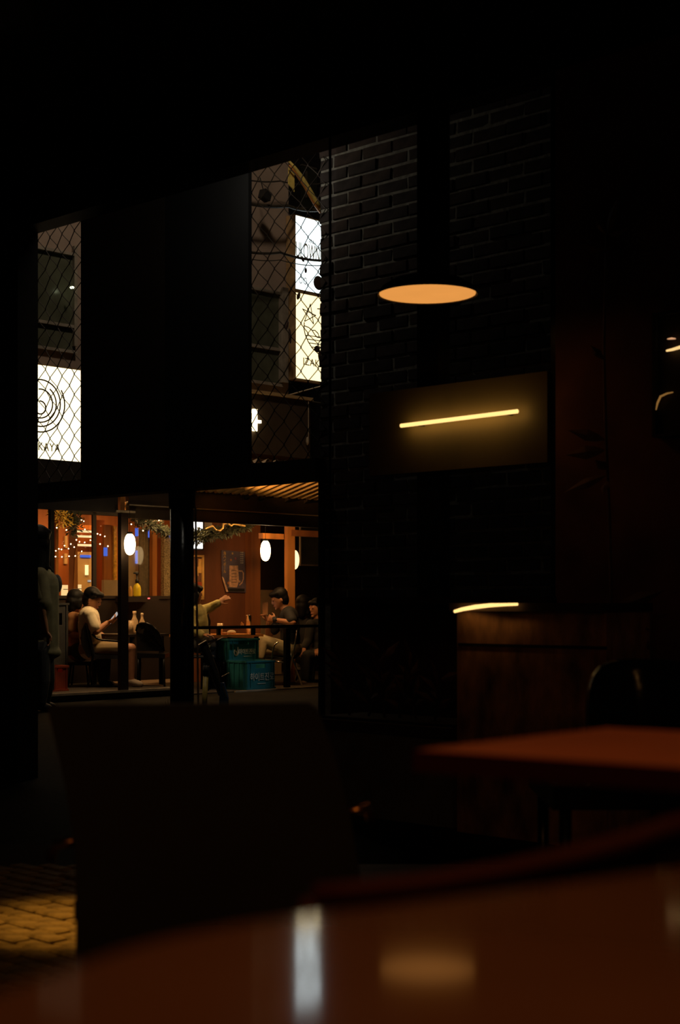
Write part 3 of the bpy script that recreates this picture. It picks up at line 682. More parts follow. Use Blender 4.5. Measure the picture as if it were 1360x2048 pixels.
# ---- chairs
def tubes(t, name, mat, r, *lines):
    for l in lines: MB().tube(l, r, 8).build(name, mat, t, True)
def J(x, y, d): return at(x, y, d)
dm1 = FA.Y(190, .8)
dc = thing('folding_chair', 'black folding armchair under the man in cream tee', 'chair', Vector((*J(190, 1372, dm1).xy, zd1)))
d0, d1 = dm1-.22, dm1+.22
MB().prism([J(172, 1247, d0), J(176, 1246, d0), J(190, 1308, d0), J(176, 1316, d0), J(163, 1290, d0), J(164, 1268, d0)], J(0, 0, d1)-J(0, 0, d0)).build('backrest', m_blackcloth, dc)
MB().prism([J(183, 1309, d0), J(246, 1311, d0), J(246, 1318, d0), J(183, 1318, d0)], Vector((0, .44, 0))).build('seat', m_blackcloth, dc)
for d in (d0, d1):
    MB().tube([J(173, 1247, d), J(186, 1312, d), J(176, 1371, d)], .013, 8).build('leg', m_steel, dc, True)
    MB().tube([J(184, 1268, d), J(194, 1277, d), J(203, 1280, d), J(238, 1283, d), J(243, 1312, d), J(246, 1371, d)], .012, 8).build('arm_and_leg', m_steel, dc, True)
rc = thing('round_back_chair', 'black chair with a wide rounded back beside the porch post', 'chair', Vector((*FA.p(302, 1372, .35).xy, zd1)))
dr = FA.Y(302, .35)
mb = MB(); prof = [(274, 1302), (272, 1262), (275, 1250), (282, 1246), (292, 1246), (304, 1251), (316, 1264), (324, 1280), (328, 1302)]
mb.prism([J(x, y, dr+.10*((x-300)/28)**2) for x, y in prof], Vector((0, .035, 0))); mb.build('backrest', m_vinyl, rc)
MB().tube([J(x, y, dr+.10*((x-300)/28)**2) for x, y in prof[1:]], .011, 8).build('back_rim', m_vinyl, rc, True)
MB().prism([J(274, 1306, dr-.02), J(330, 1308, dr-.02), J(330, 1316, dr-.02), J(274, 1316, dr-.02)], Vector((0, .42, 0))).build('seat', m_vinyl, rc)
for x, d in ((277, dr), (327, dr), (281, dr+.4), (323, dr+.4)): MB().tube([J(x, 1312, d), Vector((*J(x+(2 if x > 300 else -2), 1372, d).xy, zd1))], .013, 8).build('leg', m_steel, rc, True)
dm4 = FA.Y(575, .6)
cc = thing('chrome_chair', 'chrome framed director chair under the man in black tee', 'chair', Vector((*J(575, 1372, dm4).xy, zd2)))
for d in (dm4-.24, dm4+.24):
    MB().tube([J(594, 1259, d), J(593, 1273, d), J(575, 1367, d)], .011, 8).build('leg', m_chrome, cc, True)
    MB().tube([J(556, 1284, d), J(549, 1290, d), J(546, 1300, d), J(542, 1330, d), J(545, 1372, d)], .011, 8).build('arm_and_leg', m_chrome, cc, True)
    MB().tube([J(575, 1290, d), J(588, 1325, d), J(605, 1374, d)], .011, 8).build('cross_leg', m_chrome, cc, True)
    MB().tube([J(542, 1322, d), J(574, 1326, d)], .010, 8).build('seat_rail', m_chrome, cc, True)
MB().prism([J(530, 1312, dm4-.22), J(585, 1317, dm4-.22), J(585, 1322, dm4-.22), J(530, 1318, dm4-.22)], Vector((0, .44, 0))).build('seat', m_blackcloth, cc)
MB().prism([J(594, 1252, dm4-.22), J(598, 1252, dm4-.22), J(592, 1285, dm4-.22), J(588, 1284, dm4-.22)], Vector((0, .44, 0))).build('backrest', m_blackcloth, cc)

# ---- people
def hand(mb, wr, fwd, pn, curl=.5, spread=.16, sc=1.0):
    f = Vector(fwd).normalized(); n = Vector(pn); n = (n-f*n.dot(f)).normalized(); s = f.cross(n)
    wr = Vector(wr); c = wr+f*.045*sc
    mb.ell(c, (.05*sc, .042*sc, .018*sc), (f, s, n), 12, 8)
    for k, L in enumerate((.068, .078, .074, .058)):
        o = (k-1.5)*.021*sc; d = (f+s*(k-1.5)*spread).normalized(); p = wr+f*.085*sc+s*o
        d2 = (d*math.cos(curl)+n*math.sin(curl)).normalized(); d3 = (d*math.cos(curl*2)+n*math.sin(curl*2)).normalized()
        p1 = p+d2*L*.5*sc; p2 = p1+d3*L*.55*sc
        mb.cap(p-d*.02, p1, .0105*sc, .0095*sc, 8); mb.cap(p1, p2, .0095*sc, .008*sc, 8)
    q = wr+f*.03*sc-s*.035*sc; q1 = q+(f*.6-s*.7+n*.25).normalized()*.04*sc; q2 = q1+(f*.85-s*.2+n*.5).normalized()*.035*sc
    mb.cap(q, q1, .013*sc, .011*sc, 8); mb.cap(q1, q2, .011*sc, .009*sc, 8)
def person(label, head, face, nod, pel, sh, el, wr, hp, kn, an, toe, skin=None, top=None, bot=None, long_sleeve=False, shorts=False,
           hairlen=0, handdir=None, handn=None, curl=.6, shoe=None, sc=1.0, hs=1.0):
    """all joints are world points; sh/el/wr/hp/kn/an/toe are pairs"""
    skin = skin or m_skin; V_ = Vector
    head, pel = V_(head), V_(pel); f = V_(face).normalized(); s_ = f.cross(UP).normalized()
    fu = (f*math.cos(nod)-UP*math.sin(nod)).normalized(); uu = s_.cross(fu).normalized(); ax = (fu, s_, uu)
    neckT = head-uu*.085*hs-fu*.01; mid = (V_(sh[0])+V_(sh[1]))/2; neckB = mid+(neckT-mid)*.25
    b = MB()
    b.ell(head, (.092*hs, .074*hs, .115*hs), ax); b.ell(head+fu*.030*hs-uu*.055*hs, (.055*hs, .052*hs, .058*hs), ax)
    b.ell(head+fu*.094*hs-uu*.018*hs, (.016*hs, .011*hs, .024*hs), ax); b.ell(head+fu*.083*hs-uu*.062*hs, (.012*hs, .024*hs, .010*hs), ax)
    b.ell(head+fu*.077*hs-uu*.10*hs, (.018*hs, .022*hs, .016*hs), ax)
    for q in (-1, 1):
        b.ell(head+s_*q*.076*hs-fu*.008*hs-uu*.015*hs, (.018*hs, .010*hs, .030*hs), ax); b.ell(head+fu*.08*hs+s_*q*.03*hs+uu*.018*hs, (.012*hs, .024*hs, .008*hs), ax)
    b.cap(neckT, neckB, .052, .058)
    sv = (V_(sh[1])-V_(sh[0])); sw = sv.length; sdir = sv.normalized(); spine = (mid-pel); up2 = spine.normalized(); fw2 = sdir.cross(up2)
    if fw2.length < .1: fw2 = f
    fw2.normalize(); tax = (sdir, fw2, up2)
    def torso(m, g):
        m.ell(mid-spine*.12, (sw*.50+g, .105+g, .13+g), tax); m.ell(mid-spine*.36, (sw*.44+g, .115+g, .17+g), tax)
        m.ell(mid-spine*.68, (sw*.40+g, .11+g, .16+g), tax); m.ell(pel, (.165+g, .125+g, .12+g), tax)
        m.cap(V_(sh[0]), V_(sh[1]), .058+g, .058+g)
    torso(b, 0)
    for i in (0, 1):
        b.cap(sh[i], el[i], .050, .041); b.cap(el[i], wr[i], .040, .028)
        hd = handdir[i] if handdir else (V_(wr[i])-V_(el[i])); hn = handn[i] if handn else -UP
        hand(b, wr[i], hd, hn, curl)
        b.cap(hp[i], kn[i], .082, .058); b.cap(kn[i], an[i], .055, .036); b.cap(an[i], toe[i], .036, .030)
    o = b.remesh(.0085, 3).build('person', skin, None, True); tag(o, label, 'person', 'people on and by the tavern porch')
    # clothes
    c = MB(); torso(c, .014)
    for i in (0, 1):
        if long_sleeve: c.cap(sh[i], el[i], .066, .058); c.cap(el[i], V_(wr[i]).lerp(V_(el[i]), .06), .058, .046)
        else: c.cap(sh[i], V_(sh[i]).lerp(V_(el[i]), .72), .066, .068)
    c.remesh(.011, 2).build('shirt', top, o, True)
    c = MB(); c.ell(pel, (.18, .14, .13), tax)
    for i in (0, 1):
        c.cap(hp[i], V_(hp[i]).lerp(V_(kn[i]), .78 if shorts else 1), .098, .085 if shorts else .074)
        if not shorts: c.cap(kn[i], V_(kn[i]).lerp(V_(an[i]), .92), .074, .058)
    c.remesh(.011, 2).build('shorts' if shorts else 'trousers', bot, o, True)
    for i in (0, 1):
        q = MB(); q.cap(V_(an[i])-UP*.01, V_(toe[i]), .046, .040); q.remesh(.011, 2).build('shoe', shoe or m_shoe, o, True)
    h = MB(); h.ell(head-fu*.030*hs+uu*.045*hs, (.102*hs, .092*hs, .095*hs), ax); h.ell(head-fu*.045*hs-uu*.01*hs, (.078*hs, .088*hs, .10*hs), ax)
    h.ell(head+fu*.052*hs+uu*.082*hs, (.05*hs, .07*hs, .035*hs), ax)
    for k in range(14):
        r = random.Random(k); th = r.uniform(0, 6.28); h.ell(head+uu*.075*hs+fu*math.cos(th)*.07*hs+s_*math.sin(th)*.062*hs, .034*hs, None, 8, 6)
    if hairlen:
        h.cap(head-fu*.06-uu*.02, head-fu*.075-UP*hairlen, .078, .06)
        for q in (-1, 1): h.cap(head-fu*.015+s_*q*.06, head-fu*.03+s_*q*.065-UP*hairlen*.8, .045, .035)
    h.remesh(.009, 1).build('hair', m_hair, o, True)
    for q in (-1, 1): MB().ell(head+fu*.086*hs+s_*q*.031*hs+uu*.004*hs, (.006, .010, .005), ax, 8, 6).build('eye', m_hair, o, True)
    MB().ell(head+fu*.092*hs-uu*.063*hs, (.006, .022, .005), ax, 8, 6).build('mouth', m_dot2, o, True)
    return o
R = Vector((1, 0, 0)); L_ = -R; AW = Vector((0, 1, 0))
def ph(label, c, nn, Z, emit=False):
    t = thing('smartphone', label, 'phone', c); Z = Vector(Z).normalized(); nn = Vector(nn); nn = (nn-Z*nn.dot(Z)).normalized(); X = nn.cross(Z); N = -nn
    MB().obox(c, X, N, Z, .037, .0045, .075).build('case', m_black if emit else m_chrome, t)
    MB().obox(Vector(c)+N*(-.0055), X, N, Z, .033, .0006, .070).build('screen', e_phone, t)
    return t
# man in cream tee, profile facing right
D = dm1
m1 = person('seated man in cream tee and khaki shorts looking at a phone', J(186, 1199, D), R*.97-AW*.22, .42, J(182, 1297, D),
    [J(178, 1229, D-.17), J(177, 1229, D+.17)], [J(192, 1263, D-.20), J(194, 1262, D+.16)], [J(214, 1246, D-.06), J(216, 1246, D+.06)],
    [J(186, 1300, D-.10), J(186, 1300, D+.10)], [J(262, 1297, D-.12), J(258, 1296, D+.12)], [J(262, 1362, D-.12), J(250, 1362, D+.14)], [J(280, 1369, D-.12), J(268, 1369, D+.14)],
    top=m_tee, bot=m_khaki, shorts=True, handdir=[R+UP*.35+AW*.1, R+UP*.35-AW*.1], handn=[UP*.6+R*.2+AW*.3, UP*.6+R*.2-AW*.3], curl=.75, hs=.98)
ph('white glowing smartphone held by the man in cream tee', J(228, 1236, D-.03), L_*.6-AW*.5+UP*.45, R*.62+UP*.78, True)
# companion behind him
D = FA.Y(152, 1.15)
person('person with a low ponytail in tan clothes behind the man in cream tee', J(153, 1203, D), R*.6+AW*.8, .25, J(160, 1300, D),
    [J(146, 1236, D-.10), J(170, 1236, D+.22)], [J(143, 1268, D-.12), J(182, 1264, D+.25)], [J(164, 1272, D-.25), J(196, 1266, D+.1)],
    [J(158, 1302, D-.1), J(166, 1302, D+.1)], [J(205, 1300, D-.1), J(210, 1300, D+.12)], [J(205, 1362, D-.1), J(210, 1362, D+.1)], [J(220, 1370, D-.1), J(224, 1370, D+.1)],
    top=m_tan, bot=m_jean, hairlen=.08, long_sleeve=False, shoe=m_black)
# standing person in the street
D = 13.9; zs = -.15
def SP(x, y, dd=0): return J(x, y, D+dd)
def GZ(v, z): return Vector((v.x, v.y, z))
st = person('standing person with long black hair, olive shirt and dark jeans', SP(80, 1083), R*.12+AW*.98, .05, SP(84, 1292),
    [SP(74, 1152, -.13), SP(92, 1152, .17)], [SP(82, 1215, -.17), SP(104, 1214, .2)], [SP(92, 1262, -.12), SP(110, 1262, .2)],
    [SP(80, 1300, -.09), SP(88, 1300, .09)], [SP(84, 1362, -.09), SP(94, 1362, .09)], [GZ(SP(80, 1400, -.09), zs+.07), GZ(SP(88, 1400, .09), zs+.07)], [GZ(SP(96, 1400, -.05), zs+.035), GZ(SP(104, 1400, .12), zs+.035)],
    top=m_olive, bot=m_jean, hairlen=.30, shoe=m_black, hs=1.12)
c = MB(); c.cap(SP(86, 1170), SP(86, 1295), .150, .150); c.ell(SP(90, 1305), (.155, .15, .07)); c.cap(SP(84, 1205, -.14), SP(80, 1150, -.12), .085, .075); c.remesh(.014, 3).build('loose_shirt', m_olive, st, True)
bg = thing('shoulder_bag', 'small dark shoulder bag at the standing person\'s front', 'bag', SP(117, 1187, .05))
MB().ell(SP(114, 1168, .1), (.045, .10, .09)).build('pouch', m_black, bg, True)
MB().tube([SP(110, 1158, .1), SP(104, 1140, .1), SP(94, 1128, .05)], .011, 6).build('strap', m_black, bg, True)
# person in lime sweater, back toward us, arm raised
D = FA.Y(395, .45)
person('person in lime sweater stretching out an arm with a clawed hand', J(388, 1190, D), R*.8+AW*.6, .1, J(398, 1284, D),
    [J(378, 1224, D-.12), J(403, 1222, D+.20)], [J(384, 1256, D-.2), J(419, 1216, D+.28)], [J(404, 1270, D-.2), J(437, 1206, D+.30)],
    [J(396, 1288, D-.1), J(404, 1288, D+.1)], [J(416, 1290, D+.42), J(424, 1290, D+.46)], [J(418, 1350, D+.42), J(426, 1350, D+.46)], [J(424, 1358, D+.5), J(432, 1358, D+.54)],
    top=m_sweat, bot=m_jean, long_sleeve=True, hairlen=.10, handdir=[R, R*.75+UP*.6], handn=[-UP, AW*.7+R*.4-UP*.4], curl=.42, shoe=m_black)
# man in black tee, profile facing left
D = dm4
m4 = person('seated man in black tee and beige trousers taking a phone picture', J(558, 1198, D), L_*.96-AW*.25, .38, J(582, 1297, D),
    [J(578, 1227, D-.18), J(577, 1227, D+.17)], [J(586, 1246, D-.30), J(536, 1272, D+.16)], [J(552, 1240, D-.20), J(536, 1245, D+.08)],
    [J(578, 1301, D-.10), J(578, 1301, D+.10)], [J(526, 1281, D-.12), J(520, 1300, D+.12)], [J(518, 1318, D-.22), J(520, 1355, D+.12)], [J(506, 1330, D-.22), J(502, 1366, D+.12)],
    top=m_blackcloth, bot=m_beige, handdir=[L_+UP*.3+AW*.3, UP*.9+L_*.25], handn=[L_*.2+AW, L_*.8-AW*.3], curl=.8)
ph('smartphone held upright by the man in black tee', J(530.5, 1217, D-.08), R*.45+AW*.9, UP)
MB().tube([J(549.5, 1236, D-.19), J(551, 1244, D-.22)], .033, 12).build('wristband', m_black, m4, True)
# dark haired woman and her neighbour at the end of the porch
D = FA.Y(632, .9)
person('pale faced woman in dark clothes at the end of the porch', J(632, 1216, D), L_*.75-AW*.65, .15, J(640, 1310, D),
    [J(622, 1250, D-.1), J(654, 1252, D+.15)], [J(616, 1282, D-.15), J(660, 1284, D+.1)], [J(608, 1296, D-.3), J(640, 1298, D-.2)],
    [J(634, 1314, D-.1), J(644, 1314, D+.1)], [J(612, 1312, D-.35), J(622, 1312, D-.25)], [J(610, 1362, D-.35), J(620, 1362, D-.25)], [J(604, 1370, D-.4), J(614, 1370, D-.3)],
    top=m_blackcloth, bot=m_jean, long_sleeve=True, hairlen=.16, shoe=m_shoe, hs=.95)
D = FA.Y(608, 1.15)
person('person with black hair in black seen from behind near the cross timber', J(607, 1211, D), R*.35+AW*.9, .1, J(610, 1310, D),
    [J(592, 1246, D), J(624, 1246, D+.05)], [J(588, 1278, D), J(630, 1278, D)], [J(596, 1298, D+.2), J(626, 1298, D+.2)],
    [J(604, 1314, D), J(616, 1314, D)], [J(602, 1312, D+.4), J(618, 1312, D+.4)], [J(602, 1358, D+.4), J(618, 1358, D+.4)], [J(602, 1364, D+.5), J(618, 1364, D+.5)],
    top=m_blackcloth, bot=m_blackcloth, long_sleeve=True, hairlen=.12, shoe=m_black)
def stool(label, x, d, ys, zd):
    c = J(x, ys, d); t = thing('porch_stool', label, 'stool', Vector((c.x, c.y, zd)))
    MB().lathe((c.x, c.y, c.z-.03), [(.17, 0), (.18, .01), (.17, .03)], 20).build('seat', m_blackcloth, t, True)
    for k in range(4):
        an = math.pi/4+k*math.pi/2; MB().tube([(c.x+.12*math.cos(an), c.y+.12*math.sin(an), c.z-.03), (c.x+.16*math.cos(an), c.y+.16*math.sin(an), zd)], .012, 6).build('leg', m_steel, t, True)
stool('dark stool under the pale faced woman', 640, FA.Y(640, .9), 1336, zd2)
stool('dark stool under the person seen from behind', 610, FA.Y(608, 1.15), 1336, zd2)
stool('dark stool under the person in lime sweater', 398, FA.Y(398, .45), 1310, zd2)
stool('dark stool under the person with a ponytail', 160, FA.Y(152, 1.15), 1324, zd1)

# ---- street clutter in front of the porch
ez = thing('folding_signboard', 'dark folding signboard leaning between the pipe post and crates', 'signboard', Vector((*FA.p(425, 1400, -.5).xy, -.15)))
de = FA.Y(425, -.5)
MB().prism([J(398, 1289, de), J(413, 1281, de), J(452, 1385, de), J(437, 1392, de)], Vector((0, .03, 0))).build('front_panel', m_board2, ez)
MB().prism([J(412, 1283, de+.03), J(446, 1274, de+.25), J(447, 1276, de+.25), J(414, 1288, de+.03)], Vector((0, .02, 0))).build('top_flap', m_black, ez)
MB().tube([J(402, 1288, de-.01), J(446, 1390, de-.01)], .012, 6).build('frame_bar', m_steel, ez)
MB().tube([J(394, 1292, de-.01), J(413, 1281, de-.01)], .009, 6).build('top_bar', m_trimline, ez)
MB().tube([J(416, 1288, de+.1), J(446, 1275, de+.22)], .007, 6).build('hinge_bar', m_trimline, ez)
MB().tube([J(440, 1355, de), J(458, 1346, de+.2)], .006, 6).build('stay', m_steel, ez)
br = thing('bamboo_broom', 'yellow bamboo stick leaning beside the pipe post', 'broom', Vector((*J(408, 1414, 13.2).xy, -.15)))
MB().tube([J(411.5, 1351, 13.3), GZ(J(408, 1420, 13.2), -.14)], [.024, .022], 10).build('handle', m_broom, br, True)
MB().tube([J(412.5, 1332, 13.3), J(411.5, 1351, 13.3)], [.03, .028], 10).build('grip', m_black, br, True)
bp = thing('blue_dustpan', 'blue plastic dustpan standing at the deck edge', 'dustpan', Vector((*J(445, 1414, 13.4).xy, -.15)))
MB().prism([J(441, 1366, 13.4), J(447, 1366, 13.4), J(456, 1398, 13.4), GZ(J(456, 1420, 13.4), -.15), GZ(J(436, 1420, 13.4), -.15)], Vector((0, .12, 0))).build('pan', m_blue, bp)
MB().tube([J(446, 1372, 13.38), J(453, 1394, 13.38)], .008, 6).build('edge_rim', m_chrome, bp)
MB().tube([J(443, 1367, 13.46), J(440, 1350, 13.5)], .012, 6).build('handle', m_steel, bp)
wd = thing('grass_tuft', 'tuft of pale grass blades at the foot of the pipe post', 'grass', GZ(J(338, 1412, 8.6), -.15))
for k, (x, y) in enumerate(((331, 1402), (336, 1398), (343, 1396), (345, 1404), (333, 1408))):
    p = GZ(J(340, 1440, 8.6), -.15); q = J(x, y, 8.6); mpt = (p+q)/2+UP*.05
    MB().tube([p, mpt, q], [.006, .006, .001], 5).build('blade', m_grass, wd)

# ================================================================== UPPER FACADE
WV = .3
zU0, zU1 = zF1+.05, 7.2
aU1 = FA.a(577, WV)
struct(MB().box(FA, FA.a(20, WV), aU1, WV, WV+.3, zI+.1, zU1).build('wall_facade', m_concrete))
struct(MB().box(FA, aU1-.3, aU1, WV+.3, WV+4, zI+.1, zU1).build('wall_facade_return', m_concrete))
fb_ = thing('far_building', 'dark building beyond the yellow pole', 'building', FA.w(aU1+2.5, 6, -.15))
MB().box(FA, aU1+.8, aU1+10, 6, 6.3, -.15, 9).build('wall', m_far, fb_)
for x0, x1, y0, y1 in ((604, 634, 332, 420),):
    for q in ((x0, x1, y0, y0+3), (x0, x1, y1-3, y1), (612, 615, y0+10, y1-25)): MB().pb(FA, *q, 5.95, .05).build('window_bar', m_winframe, fb_)
    MB().pb(FA, x0, x1, y0, y1, 5.97, .03).build('window', m_winglass, fb_)
def fwin(name, x0, x1, y0, y1, rails, v):
    t = bpy.data.objects.new(name, None); COL.objects.link(t); t.location = FA.p((x0+x1)/2, y1, v); WL[t.name] = Vector(t.location); t['kind'] = 'structure'
    ys = [y0]+rails+[y1]
    for i in range(len(ys)-1): MB().pb(FA, x0+4, x1-4, ys[i]+3, ys[i+1]-3, v-.01, .02).build('pane', m_winglass, t)
    MB().pb(FA, x0, x0+5, y0, y1, v-.05, .06).build('frame_side', m_winframe, t); MB().pb(FA, x1-6, x1, y0, y1, v-.05, .06).build('frame_side', m_winframe, t)
    for y in ys: MB().pb(FA, x0, x1, y-3, y+3, v-.045, .05).build('frame_rail', m_winframe, t)
    return t
fwin('window_3', 440, 568, 575, 762, [690], WV); fwin('window_4', -20, 155, 492, 692, [640], WV)
MB().pb(FA, 566, 577, 575, 765, WV-.08, .08).build('trim_window', m_winframe)['kind'] = 'structure'
# sill line under the left window and lit ledge under the sign
pxthing('facade_ledge', 20, 168, 936, 968, WV-.25, .25, m_concrete, 'pale ledge of the facade under the ringed sign', 'ledge')
def signbox(x0, x1, y0, y1, v, mat, label, depth=.14):
    t = thing('lightbox_sign', label, 'sign', FA.p((x0+x1)/2, y1, v)); a0, a1 = FA.a(x0, v), FA.a(x1, v)
    xm = (x0+x1)/2; z0, z1 = FA.z(xm, y1, v), FA.z(xm, y0, v)
    lf = MB().box(FA, a0, a1, v, v+.01, z0, z1).build('lit_face', mat, t)
    MB().box(FA, a0-.012, a1+.012, v+.012, v+depth, z0-.012, z1+.012).build('casing', m_signbox, t)
    for q in ((a0-.012, a0, z0-.012, z1+.012), (a1, a1+.012, z0-.012, z1+.012), (a0, a1, z0-.03, z0), (a0, a1, z1, z1+.012)):
        MB().box(FA, q[0], q[1], v-.012, v+.012, q[2], q[3]).build('edge_strip', m_signbox, t)
    return lf, v
SV = .15
s1, v = signbox(590, 672, 441, 588, SV, e_white, 'bluish white lightbox sign at the corner of the facade')
def PV(x, y, v): return FA.p(x, y, v)
text_mb('ULOWNUI', PV(622, 507, SV-.004), fX, UP, .27, .40).build('lettering', m_ink_faint, s1)
text_mb('(PPA)', PV(623, 485, SV-.004), fX, UP, .085, .7).build('small_lettering', M('faint_print', (.75, .78, .78), .6), s1)
text_mb('OIO', PV(606, 562, SV-.004), fX, UP, .12, .6).build('small_lettering', M('faint_print2', (.75, .78, .78), .6), s1)
s2, v = signbox(590.5, 672, 588, 762, SV, e_yellow, 'yellow lightbox sign with a star and striped fish drawing')
def stroke(t, pts, wid, name='drawn_line', mat=m_ink):
    mb = MB(); ribbon(mb, [PV(x, y, SV-.001) for x, y in pts], -fV, wid, .004); mb.build(name, mat, t)
sc_ = lambda cx, cy: (580+cx/10.24, 570+cy/10.24)
stroke(s2, [sc_(*p) for p in ((415, 390), (480, 800), (255, 490), (525, 625), (295, 745), (415, 390))], .010, 'drawn_star')
stroke(s2, [sc_(*p) for p in ((290, 770), (285, 900), (310, 1020), (370, 1160), (450, 1290), (560, 1390), (640, 1500), (700, 1560), (800, 1590))], .012)
stroke(s2, [sc_(*p) for p in ((290, 835), (380, 870), (450, 930), (500, 1010), (550, 1070), (620, 1080))], .011)
stroke(s2, [sc_(*p) for p in ((450, 930), (510, 930), (570, 990), (600, 1070))], .011)
for p, q in (((315, 1030), (610, 1068)), ((345, 1105), (640, 1150)), ((385, 1185), (660, 1225)), ((440, 1270), (700, 1300))): stroke(s2, [sc_(*p), sc_(*q)], .010)
stroke(s2, [sc_(560, 488), sc_(680, 495)], .012)
text_mb('IZAKAYA', PV(637, 728, SV-.004), fX, UP, .125, .95, spacing=1.1).build('lettering', M('brown_print', (.35, .26, .10), .6), s2)
s3, v = signbox(-16, 161, 729, 921, SV, e_yellow2, 'cream lightbox sign with concentric rings facing the street')
def ring(cx, cy, r, a0, a1):
    n = 28; pts = []
    for i in range(n+1):
        t_ = math.radians(a0+(a1-a0)*i/n); x = cx+r*.86*math.cos(t_); pts.append((x, cy-r*math.sin(t_)+(x-80)*.06))
    return pts
for r, c0, c1, cy in ((13, -175, 95, 815), (29, -175, 95, 807), (37.5, -170, 52, 807), (47, -200, 110, 806), (57, -180, 30, 807)):
    stroke(s3, ring(80, cy, r, c0, c1), .0135, 'drawn_ring')
text_mb('IZAKAYA', PV(84, 894, SV-.004), fX, UP, .118, .82, spacing=1.12).build('lettering', M('ochre_print', (.45, .36, .10), .6), s3)
# tavern fascia sign with glowing strokes
fsn = thing('fascia_sign', 'dark sign panel with glowing strokes under the upstairs window', 'sign', FA.p(540, 918, -.1))
MB().box(FA, FA.a(380, -.1), FA.a(620, -.1), -.1, .3, FA.z(560, 912, -.1), FA.z(560, 794, -.1)).build('panel', m_signdark, fsn)
MB().box(FA, FA.a(380, -.1), FA.a(622, -.1), -.14, .3, FA.z(560, 794, -.1), FA.z(560, 794, -.1)+.035).build('cap_strip', m_corr, fsn)
for x0, x1, y0, y1 in ((496, 501, 820, 866), (507.5, 515, 818, 862), (496, 523, 839, 845), (496, 512, 820, 825), (496, 512, 849, 855)):
    MB().pb(FA, x0, x1, y0, y1, -.14, .03).build('glowing_stroke', e_glyph, fsn)
hc = thing('hanging_chain', 'thin pale chain hanging off the end of the dark sign panel', 'chain', FA.p(617, 890, -.12))
MB().tube([FA.p(617, y, -.13) for y in (803, 830, 860, 885)], .006, 5).build('strand', m_trimline, hc)
MB().ell(FA.p(615, 882, -.13), (.02, .02, .05)).build('tassel', m_trimline, hc, True)
# cables, pole, flag, lamp, dry leaves
def cable(label, pts, v, r, d=.03, mat=None):
    P = []
    for p, q in zip(pts, pts[1:]): P += sag(FA.p(*p, v), FA.p(*q, v), d, 8)[:-1]
    return tag(MB().tube(P+[FA.p(*pts[-1], v)], r, 6).build('cable', mat or m_cable, None, True), label, 'cable')
cable('thick dark cable crossing the facade at the black floodlight', [(470, 400), (575, 412), (650, 418)], WV-.3, .022)
cable('sagging vine like cable in front of the white sign', [(470, 497), (560, 505), (660, 521)], SV-.2, .016)
cable('lower thin cable in front of the white sign', [(470, 510), (560, 520), (660, 530)], SV-.22, .006)
cable('thin cable crossing high on the facade', [(470, 353), (560, 362), (650, 366)], WV-.2, .009)
cable('pale cable stretched below the yellow sign', [(578, 790), (600, 784), (645, 772)], SV-.1, .008, 0, m_trimline)
cable('dark cable running past the end of the sign panel', [(600, 800), (650, 808)], SV-.1, .010, 0)
fl2 = thing('floodlight', 'small black floodlight clamped on the thick cable', 'floodlight', FA.p(530, 400, WV-.3))
MB().obox(FA.p(530, 391, WV-.32), (fX*.8-UP*.3).normalized(), fV, (UP*.95+fX*.3).normalized(), .055, .05, .05).build('housing', m_black, fl2)
MB().tube([FA.p(531, 393, WV-.3), FA.p(531, 404, WV-.3)], .02, 8).build('bracket', m_black, fl2)
MB().tube([FA.p(528, 385, WV-.3), FA.p(520, 355, WV-.28)], .006, 5).build('lead', m_black, fl2)
yp = thing('yellow_pole', 'slanting pole wrapped in yellow cloth high at the facade corner', 'pole', FA.p(640, 418, -.2))
pl = [FA.p(x, y, -.2) for x, y in ((578, 322), (590, 336), (604, 357), (618, 381), (630, 402), (641, 417))]
MB().tube(pl, [.012, .02, .032, .036, .034, .022], 8).build('wrapped_cloth', m_yflag, yp, True)
MB().tube([p-UP*.05 for p in pl], .014, 6).build('rod', m_wood, yp, True)
MB().prism([FA.p(x, y, -.15) for x, y in ((578, 332), (581, 334), (589, 343), (589, 384), (585, 377), (577, 368), (577, 345))], fV*.01).build('flag', m_yflag, yp)
def dryleaf(label, x, y, v, w_, h_, tilt):
    c = FA.p(x, y, v); X = (fX*math.cos(tilt)+UP*math.sin(tilt)); Z = (UP*math.cos(tilt)-fX*math.sin(tilt))
    return tag(MB().ell(c, (w_, .015, h_), (X, fV, Z), 12, 8).build('dry_leaf', m_leafdark, None, True), label, 'leaf', 'dry leaves hanging before the signs')
dryleaf('big round dry leaf overlapping the foot of the white sign', 637, 566, SV-.2, .085, .085, .4)
dryleaf('small drop shaped dry leaf below the vine cable', 611.5, 541, SV-.2, .016, .032, 0)
dryleaf('small slanted dry leaf just under the vine cable', 605.5, 519, SV-.2, .016, .032, .7)
dryleaf('dark dry leaf at the top corner of the yellow sign', 597, 592, SV-.02, .024, .05, -.4)
dryleaf('ragged dry leaf over the striped fish drawing', 634, 698, SV-.2, .05, .04, .2)
dryleaf('long dry leaf trailing below the striped fish drawing', 640, 712, SV-.2, .03, .07, .1)
dryleaf('dry leaf beside the casing of the yellow sign', 580, 672, SV-.2, .02, .09, .1)
dryleaf('curled dry leaf near the window by the yellow sign', 574, 650, SV-.2, .025, .06, -.3)
tag(MB().ell(FA.p(144, 575, WV-.15), (.022, .015, .014)).build('far_lamp', e_street, None, True), 'tiny greenish white lamp glint by the facade window', 'lamp')

